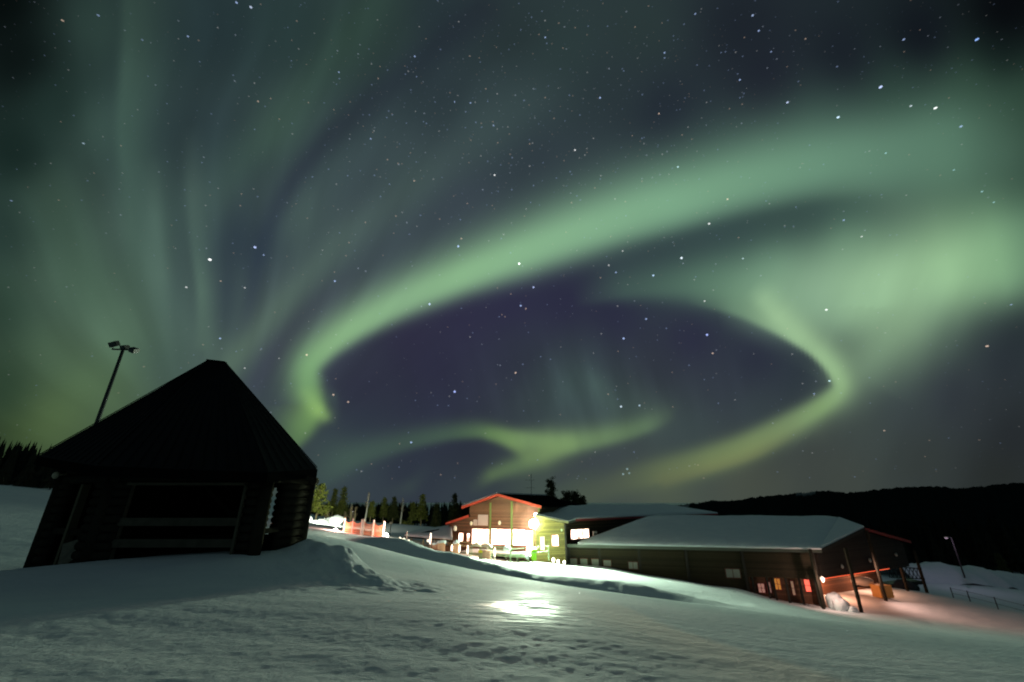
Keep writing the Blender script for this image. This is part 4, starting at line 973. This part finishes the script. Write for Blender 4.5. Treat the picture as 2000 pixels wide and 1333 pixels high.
forest('left_forest'.replace('left_', 'hilltop_'), sp_, 'dark spruce wood on the snowy rise at the far left of the shelter', 2)
sp_ = []
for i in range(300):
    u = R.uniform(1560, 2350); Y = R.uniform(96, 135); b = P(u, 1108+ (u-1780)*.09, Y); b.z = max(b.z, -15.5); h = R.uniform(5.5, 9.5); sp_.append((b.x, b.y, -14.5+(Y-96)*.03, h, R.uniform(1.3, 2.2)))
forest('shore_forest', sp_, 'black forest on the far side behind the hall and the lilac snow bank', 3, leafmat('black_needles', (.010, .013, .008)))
# skyline trees on the distant ridge
sp_ = []
for i in range(420):
    u = R.choice([R.uniform(1290, 1420), R.uniform(1820, 2200), R.uniform(1300, 2300), R.uniform(1880, 2050)]); v = float(np.interp(u, hu, hv)); b = P(u, v, 700); h = R.uniform(1.2, 3.2)
    sp_.append((b.x, b.y, b.z-1.5, h, R.uniform(1.2, 2.6)))
forest('ridge_forest', sp_, 'tiny trees along the skyline of the distant dark hills', 4)

# ---------------------------------------------------------------- yard
def on(u, v, Y): return put(u, v, Y)
ORANGE = mat('orange_net', (.75, .20, .09), .8, emit=None)
def post_thing(name, loc, h, r, m_, label, cat, group=None, lit=None, lamp=None):
    t = thing(name, loc, label, cat, group); MB().tube([loc-V(0, 0, .3), loc+V(0, 0, h)], r, 8).build('post', m_, t, True)
    return t
# safety net runs with posts, as real see-through mesh
def net_fence(a, b, h, nposts, label, sag=.2):
    t = thing('safety_net', a, label, 'safety net', 'orange safety nets by the snow field')
    m = MB(); L = (b-a).length; n = int(L/.16)
    def zt(s): return h*(1-sag*abs(math.sin(s*math.pi*(nposts-1))))
    for i in range(n+1):
        s = i/n; p = a.lerp(b, s); m.bar(p, p+V(0, 0, zt(s)), .05, .02)
    for k in range(6):
        for i in range(n):
            s, s2 = i/n, (i+1)/n; m.bar(a.lerp(b, s)+V(0, 0, zt(s)*(k+.2)/5.2), a.lerp(b, s2)+V(0, 0, zt(s2)*(k+.2)/5.2), .02, .055)
    m.build('net', ORANGE, t)
    for i in range(nposts):
        p = a.lerp(b, i/(nposts-1)); MB().tube([p-V(0, 0, .3), p+V(0, 0, h+.25)], .07, 8).build('post', PALE, t)
    return t
net_fence(on(671, 1040, 46), on(704, 1044, 44), 1.1, 3, 'orange safety net between pale posts, the left run by the ground lamp')
net_fence(on(708, 1044, 44), on(748, 1049, 42), 1.15, 3, 'orange safety net between pale posts, the right run ending near the second ground lamp')
# two ground lamps
for i, (u, v, Y, lab) in enumerate([(655, 1037, 45, 'round blazing ground lamp at the left end of the orange nets'), (754, 1047, 41.5, 'round blazing ground lamp right of the orange nets')]):
    p = P(u, v, Y); g = gz(p.x, p.y); t = thing('ground_lamp', V(p.x, p.y, g), lab, 'ground lamp', 'ground lamps by the orange nets')
    MB().tube([V(p.x, p.y, g-.2), V(p.x, p.y, p.z-.1)], .05, 8).build('stem', BLACK, t)
    MB().blob(p, (.22, .22, .22), 1, 0).build('globe', glow('ground_lamp_globe', (1, .93, .88), 14), t, True)
    light('ground_bulb', 'POINT', p+V(0, -.1, .35), 700, (1, .62, .50), t, .12)
# snow covered boulders and parked things on the far left
BCOL = [(586,1014,66,.9,.8,'leftmost rounded snow heap by the shelter corner'),(600,1025,60,.6,1.0,'tall narrow snow heap second from the shelter corner'),(611,1029,58,1.0,.75,'round snow heap nearest to the camera in the row by the pine'),(625,1024,62,.9,.7,'low snow heap in the middle of the row'),(633,1020,66,.8,.6,'small snow heap at the foot of the birch bush'),(643,1021,66,1.1,.8,'broad snow heap left of the largest one'),(655,1021,66,1.5,1.0,'largest slanting snow heap at the right end of the row')]
for i, (u, v, Y, r, h, lab) in enumerate(BCOL):
    p = put(u, v+3, Y); m = MB(); m.blob(p+V(0, 0, h*.45), (r*.8, r*.7, h*.75), i, .12, 18, 12); o = m.build('snow_heap', SNOWR, None, True); tag(o, lab, 'snow heap', 'snow heaps in a row by the pine')
light('field_lamp_bulb', 'SPOT', P(690, 1000, 55), 26000, (.95, 1, .78), thing('field_lamp', P(690, 1038, 55), 'slim dark lamp post lighting the snow heaps and trees behind the nets', 'lamp post'), .2, P(612, 1018, 72), math.radians(110), .8)
lp = P(690, 1000, 55); fl2 = bpy.data.objects['field_lamp']; MB().tube([V(lp.x, lp.y, gz(lp.x, lp.y)-.3), lp+V(0, 0, .1)], .05, 8).build('pole', BLACK, fl2); MB().box(lp.x-.15, lp.x+.15, lp.y-.2, lp.y+.15, lp.z+.1, lp.z+.25).build('lamp_head', BLACK, fl2)
# snow bank lit behind ground lamp
# little street lamp in the field
p = put(762, 1040, 60); t = thing('street_lamp', p, 'small street lamp with a pale round head before the dark wood', 'street lamp'); tz = P(764, 1022, 60)
MB().tube([p-V(0, 0, .3), V(p.x, p.y, tz.z-.1)], .05, 8).build('pole', BLACK, t); MB().blob(V(p.x, p.y, tz.z), (.2, .2, .17), 2).build('lamp_head', mat('pale_lamp_head', (.6, .6, .45), .5), t, True)
# carport with snow roof
c0, c1 = P(790, 1047, 52), P(884, 1055, 50); c2, c3 = P(882, 1028, 58), P(805, 1040, 60)
cp = thing('carport', V(c0.x, c0.y, gz(c0.x, c0.y)), 'low shed with a smooth snow covered roof left of the lodge', 'shed')
slab([c0, c1, c2, c3], .14).build('roof', BLACKTRIM, cp); snow_sheet([c0, c1, c2, c3], 40, 8, .26, 12, 'roof_snow', cp)
m = MB(); m.box(c0.x+.6, c1.x-.2, 51.4, 51.6, -7, -4.75); m.build('wall', BROWN, cp)
for f in (.15, .4, .65, .95):
    q = c0.lerp(c1, f); MB().bar(V(q.x, q.y+.2, -7), V(q.x, q.y+.2, q.z-.05), .12, .12).build('post', BARK, cp)
m = MB(); q = P(880, 1032, 52.5)
# glowing posts along the path
LIT = glow('lit_post', (1, .74, .58), 3.0)
for i, (u, v0, v1, Y, lab) in enumerate([(840,1041,1066,49,'tall lit white post at the carport corner'),(794,1038,1056,47,'slim dim post standing left of the carport'),(882,1064,1079,47,'lit white post below the lean-to, left of the pair'),(897,1064,1082,46.5,'lit white post below the lean-to, right of the pair'),(913,1065,1085,45.5,'lit white post at the left corner of the tent roof'),(952,1053,1071,48.5,'lit white post at the right peak of the tent roof'),(966,1070,1090,46.5,'lit white post beside the plank stack')]):
    b = P(u, v1, Y); t0_ = P(u, v0, Y); g = gz(b.x, b.y); z0 = min(b.z, g)
    t = thing('marker_post', V(b.x, b.y, z0), lab, 'post', 'posts along the lodge path')
    MB().tube([V(b.x, b.y, z0-.2), V(b.x, b.y, t0_.z-.1)], .05, 8).build('pole', PALE, t)
    dim = i == 1
    MB().tube([V(b.x, b.y, b.z+.15 if not dim else t0_.z-.25), V(b.x, b.y, (b.z+t0_.z)/2), V(b.x, b.y, t0_.z)], [.07, .10, .06], 10).build('light_tube', PALE if dim else LIT, t, True)
# small round lights in the snow on the left path and on the right under the annex
for i, (u, v, Y, lab) in enumerate([(781,1052,44,'small round lantern left of the slim post on the path'),(788,1054,44,'small round lantern just left of the slim post foot'),(798,1057,44,'small round lantern just right of the slim post foot'),(836,1056,46,'small round lantern before the carport wall'),(1081,1094,51,'round lantern left of three under the ochre wall'),(1090.5,1097,51,'round lantern in the middle of three under the ochre wall'),(1102,1098.5,51,'round lantern right of three at the wall corner')]):
    p = P(u, v, Y); g = gz(p.x, p.y); big = i > 3
    t = thing('path_lantern', V(p.x, p.y, g), lab, 'lantern', 'small lanterns in the snow')
    MB().tube([V(p.x, p.y, g-.2), V(p.x, p.y, max(p.z, g+.15))], .03, 6).build('stem', BLACK, t)
    MB().blob(V(p.x, p.y, max(p.z, g+.2)), (.15, .15, .19) if big else (.12, .12, .13), i).build('globe', glow('lantern_glow', (1, .85, .7), 3.5 if big else .9), t, True)
# pink lit snow covered seats on the left terrace
for i, (u, v, Y, s, lab) in enumerate([(849,1063,48,.5,'smaller snow topped crate on the terrace next to the tall lit post'),(862,1060,48,.75,'larger snow topped crate, upper one of the terrace'),(891,1060,48.5,.55,'tilted pale snow cushion under the lean-to window')]):
    p = put(u, v+5, Y); t = thing('snowy_crate', p, lab, 'crate', 'snow topped crates on the terrace')
    zc = P(u, v, Y).z; MB().box(p.x-s/2, p.x+s/2, p.y-s/2, p.y+s/2, p.z-.2, zc).build('box', mat('pinkish_planks', (.5, .27, .17), .8, noise=.3), t)
    MB().blob(V(p.x, p.y, zc+.02), (s*.62, s*.6, .22), i).build('snow_cap', SNOWR, t, True)
# terrace rails
def rail_fence(pts, h, m_, label, nm='terrace_railing', rails=(1., .55), sp=1.6, w=.06):
    t = thing(nm, pts[0], label, 'railing')
    for a, b in zip(pts[:-1], pts[1:]):
        for r in rails: MB().bar(a+V(0, 0, h*r), b+V(0, 0, h*r), w, w).build('rail', m_, t)
    acc = 0
    for a, b in zip(pts[:-1], pts[1:]):
        n = max(1, int((b-a).length/sp))
        for i in range(n+1):
            p = a.lerp(b, i/n); MB().bar(p-V(0, 0, .3), p+V(0, 0, h), w*1.3, w*1.3).build('post', m_, t)
    return t
TAN = mat('tan_painted_wood', (.34, .22, .12), .7, noise=.2); GRN = mat('grey_green_wood', (.20, .27, .16), .7, noise=.2)
ra = [V(*P(842, 1066, 49)), V(*P(880, 1070, 49)), V(*P(918, 1076, 49))]
rail_fence(ra, .75, TAN, 'tan terrace railing running below the lean-to and the snow topped crates')
ra = [V(*P(997, 1096, 48)), V(*P(1034, 1093, 48.6)), V(*P(1072, 1089, 49.3))]
rail_fence(ra, 1.1, GRN, 'grey green railing in front of the lodge entrance', w=.07)
ra = [V(*P(958, 1078, 51.5)), V(*P(998, 1081, 51))]
rail_fence(ra, .55, GRN, 'low green railing under the big lodge windows', w=.09)
# entrance terrace slab with snow
m = MB(); a, b = P(905, 1086, 47.5), P(975, 1092, 47.5); c, d = P(1000, 1078, 51.5), P(900, 1072, 53)
t = thing('terrace_deck', a, 'snowy timber terrace in front of the lit lodge windows', 'deck')
dz = -5.72; q = [fm((0, .1, dz)), fm((8.6, .1, dz)), fm((8.6, 2.2, dz)), fm((0, 2.2, dz))]
slab(q[::-1], .2).build('planks', TAN, t); MB().bar(q[3]+V(0, -.02, -.1), q[2]+V(0, -.02, -.1), .08, .3).build('edge_beam', GRN, t)
for s in np.linspace(.2, 8.4, 7): MB().bar(fm((s, 2.1, -7.5)), fm((s, 2.1, dz-.1)), .14, .14).build('leg', GRN, t)
snow_sheet([q[3], q[2], q[1], q[0]], 30, 6, .14, 21, 'deck_snow', t, .02)
# two peaked tent canopy
CANV = mat('brown_canvas', (.30, .20, .13), .8, noise=.25)
t = thing('peaked_canopy', P(935, 1085, 46.5), 'small brown canvas canopy with two peaks before the left windows', 'canopy')
m = MB(); yA, yB = 46, 48.2
for (ua, up, ub, vb, vp) in ((917, 931, 935, 1067, 1059.5), (935, 951, 955, 1069, 1060.5)):
    A0, A1 = P(ua, vb, yA), P(ub+6, vb+1.5, yA); Bk0, Bk1 = V(A0.x, yB, A0.z), V(A1.x, yB, A1.z); pk = P(up, vp, 47.1)
    k = len(m.v); m.v += [tuple(x) for x in (A0, A1, Bk1, Bk0, pk)]; m.f += [(k, k+1, k+4), (k+1, k+2, k+4), (k+2, k+3, k+4), (k+3, k, k+4)]
    for cpt in (A0, A1, Bk0, Bk1): pass
m.build('canvas', CANV, t)
for u_ in (918, 937, 959):
    for yy in (46.05, 48.1):
        q = P(u_, 1069, 46); MB().tube([V(q.x, yy, gz(q.x, yy)-.3), V(q.x, yy, q.z)], .035, 6).build('pole', GRN, t)
# plank stack, yellow topped bin, green bin
p = P(950, 1090, 46); t = thing('plank_stack', p, 'stack of pinkish planks on the snow left of the bright yard', 'plank stack')
for k in range(6): MB().box(p.x-.42, p.x+.42, p.y-.4, p.y+.4, p.z-.05+k*.125, p.z+.05+k*.125).build('plank', mat('pink_plank', (.55, .30, .20), .8, noise=.3) if k == 0 else bpy.data.materials['pink_plank'], t)
p = P(938, 1089, 45.6); t = thing('litter_bin', V(p.x, p.y, p.z-.1), 'dark litter bin with a yellow lid below the tent canopy', 'bin')
MB().tube([p-V(0, 0, .15), p+V(0, 0, .42)], [.17, .2], 12).build('body', BARK, t, True); MB().blob(p+V(0, 0, .52), (.22, .2, .17), 1, .03).build('lid', mat('yellow_plastic', (.70, .60, .03), .5), t, True)
p = P(1043, 1091, 49.2); t = thing('green_bin', V(p.x, p.y, p.z-.1), 'bright green bin behind the entrance railing', 'bin')
MB().box(p.x-.26, p.x+.26, p.y-.2, p.y+.25, p.z-.15, p.z+.85).build('body', mat('green_plastic', (.22, .50, .01), .5), t); MB().box(p.x-.29, p.x+.29, p.y-.24, p.y+.28, p.z+.85, p.z+.92).build('lid', bpy.data.materials['green_plastic'], t)
for i, (u, v, Y, r, lab) in enumerate([(1031,1087,49,.3,'white snow lump on the yard left of the green bin'),(990,1071,50,.35,'snow lump hanging over the low green railing')]):
    p = P(u, v, Y); m = MB(); m.blob(p, (r, r*.8, r*.7), i, .2); o = m.build('snow_lump', SNOWR, None, True); tag(o, lab, 'snow lump')
# antenna on the roof
p0_ = P(1038, 968, 62); p1_ = P(1037, 925, 62); t = thing('roof_antenna', p0_, 'thin antenna mast with two cross arms on the lodge roof', 'antenna')
MB().tube([p0_-V(0, 0, .6), V(p0_.x, p0_.y, p1_.z)], .035, 6).build('mast', BLACK, t)
for f in (.35, .7): z = p0_.z+(p1_.z-p0_.z)*f; MB().bar(V(p0_.x-.9, p0_.y, z), V(p0_.x+.5, p0_.y, z), .03, .03).build('arm', BLACK, t)
# bench of vents on the rear roof
p = P(1162, 1044, 57); t = thing('vent_box', p-V(0, 0, .6), 'small pale vent box on the roof edge right of the strip window', 'vent box')
MB().box(p.x-.25, p.x+.25, p.y-.2, p.y+.2, p.z-.5, p.z+.38).build('body', PALE, t); MB().box(p.x-.2, p.x+.2, p.y-.22, p.y-.19, p.z+.02, p.z+.14).build('grille', BLACK, t)

# ---------------------------------------------------------------- right hand side, below the overhang
p = P(1725, 1163, 54.5); t = thing('wooden_crate', p, 'big yellow orange wooden crate on the snow behind a post', 'crate')
T = lambda q, p=p: p+Matrix.Rotation(.15, 3, 'Z')@(q*.8)
CR = mat('yellow_orange_planks', (.55, .30, .09), .7, noise=.15)
MB().box(-1.0, 1.0, -.7, .7, -.2, 1.35, T).build('box', CR, t)
m = MB(); [m.box(-1.04, 1.04, -.74, -.70, z, z+.06, T) for z in (.0, .45, .9, 1.28)]; m.build('batten', CR, t)
p = P(1686, 1146, 56); t = thing('covered_snowmobile', p, 'rounded snowmobile under a pale cover beneath the overhang', 'snowmobile')
MB().blob(p+V(0, 0, .55), (1.15, .8, .5), 4, .08, 18, 12).build('cover', mat('pale_tarp', (.62, .55, .48), .7), t, True)
for s in (-.35, .35): MB().bar(p+V(-1.0, s, .06), p+V(1.2, s, .06), .14, .06).build('ski', BLACK, t)
MB().box(p.x-.8, p.x+.5, p.y-.3, p.y+.3, p.z, p.z+.35).build('track_body', BLACK, t)
for i, (u, v, Y, r, h, lab) in enumerate([(1632,1178,49,1.0,.8,'warm lit snow heap beside the corner post, upper left one'),(1646,1192,48,.75,.95,'tallest warm lit snow block beneath the corner of the hall'),(1668,1199,47.5,.6,.5,'small warm lit snow block at the foot of the second post')]):
    p = P(u, v, Y); m = MB(); m.blob(p+V(0, 0, .1), (r, r*.8, h), 20+i, .16, 18, 12); o = m.build('snow_block', SNOWR, None, True); tag(o, lab, 'snow block', 'snow blocks under the hall corner')
# dark lattice frame machine
p = P(1742, 1131, 70); t = thing('trailer_frame', p, 'dark lattice steel frame on a flat trailer behind the posts', 'trailer')
a, b = P(1737, 1127, 70), P(1806, 1131, 70)
for z in (.0, 1.5):
    MB().bar(a+V(0, 0, z), b+V(0, 0, z*.9), .12, .12).build('beam', BLACK, t)
n = 9
for i in range(n):
    q0_, q1_ = a.lerp(b, i/n), a.lerp(b, (i+1)/n); MB().bar(q0_, q1_+V(0, 0, 1.45), .07, .07).build('strut', BLACK, t); MB().bar(q0_+V(0, 0, 1.45), q1_, .07, .07).build('strut', BLACK, t)
d0, d1 = P(1738, 1140, 69), P(1800, 1133, 69); slab([d0-V(0, 0, .1), d1-V(0, 0, .1), d1+V(0, 2, -.1), d0+V(0, 2, -.1)], .45).build('bed', BLACK, t)
for f in (.2, .75): q = d0.lerp(d1, f); MB().tube([q+V(0, -.1, -.9), q+V(0, .2, -.9)], .5, 14).build('wheel', BLACK, t)
p = P(1766, 1150, 64); o = MB(); o.blob(p+V(0, 0, .35), (1.3, .8, .7), 8, .15); o = o.build('dark_sled', mat('dark_tarp', (.03, .03, .035), .8), None, True); tag(o, 'low dark tarp covered sled right of the yellow orange crate', 'sled')
# lilac snow bank
R = random.Random(4)
m = MB(); ub = np.linspace(1735, 2320, 150); nb_ = len(ub); prof_ = [(0, 3.2, -.4), (.25, 2.2, .35), (.5, 1.2, .8), (.8, .3, 1.), (1, -.8, .95), (1.3, -3, -.6)]
VV = []
for u in ub:
    vt = np.interp(u, [1735, 1760, 1790, 1830, 1860, 1885, 1905, 1920, 1940, 1965, 1990, 2320], [1102, 1100, 1104, 1099, 1103, 1110, 1106, 1112, 1116, 1117, 1122, 1190]); vt += 2.0*(vnoise(np.array([u*.09]), np.array([0.]), 4)[0]-.5)
    tp_ = P(u, vt, 84); bs = P(u, vt+24, 80)
    for (q, off, hh) in prof_:
        nz = 1.7*fbm(np.array([tp_.x*.5]), np.array([off*.8]), 6)[0]+1.0*fbm(np.array([tp_.x*1.7]), np.array([off*1.5]), 16)[0]
        VV.append((tp_.x+nz*.3, 84-off*1.6+nz*.5, bs.z-.4+(tp_.z-bs.z+.4)*hh+nz*.5*(hh > 0)))
bk = grid_mesh('snow_bank', np.array(VV), nb_, len(prof_)); bk.materials.append(SNOWR); o = bpy.data.objects.new('snow_bank', bk); COL.objects.link(o); tag(o, 'long ploughed snow bank with a lumpy lilac lit crest at the right', 'snow bank')
# lamp post right
p = P(1881, 1118, 76); tp_ = P(1858, 1049, 76); t = thing('lamp_post', V(p.x, p.y, p.z), 'leaning grey lamp post with a dim pale lamp, standing on the snow bank', 'lamp post')
tp_ = V(p.x, p.y, tp_.z)
MB().tube([p-V(0, 0, .8), V(p.x, p.y, tp_.z)], [.11, .08], 8).build('pole', mat('grey_pole', (.035, .028, .028), .7), t)
MB().bar(tp_, tp_+V(-.75, 0, -.05), .07, .07).build('arm', STEEL, t); MB().blob(tp_+V(-.85, 0, -.1), (.32, .2, .15), 2).build('lamp_head', mat('dim_lamp', (.25, .2, .2), .5, emit=(1, .8, .8), es=.08), t, True)
light('post_bulb', 'POINT', tp_+V(-1.2, -1.2, -.9), 130, (.80, .66, 1), t, .2)
# net fence on the far right
pts = [P(1860, 1160, 60), P(1895, 1174, 57), P(1950, 1190, 54), P(2010, 1206, 51), P(2120, 1235, 47)]
t = thing('wire_fence', pts[0], 'low dark wire fence with thin posts crossing the slope at the right edge', 'fence')
for k, q in enumerate(pts):
    g = V(q.x, q.y, gz(q.x, q.y)); pts[k] = g; MB().tube([g-V(0, 0, .3), g+V(0, 0, 1.15)], .05, 6).build('post', BLACK, t)
for k in range(len(pts)-1):
    for z in (.5, 1.05): MB().bar(pts[k]+V(0, 0, z), pts[k+1]+V(0, 0, z), .03, .03).build('wire', BLACK, t)
p = P(1962, 1118, 88); p.z = -13.5; spruce(p, 3.8, 1.0, 91, 'small spruce sapling behind the lilac snow bank at the far right', NEEDLE_D, .1)
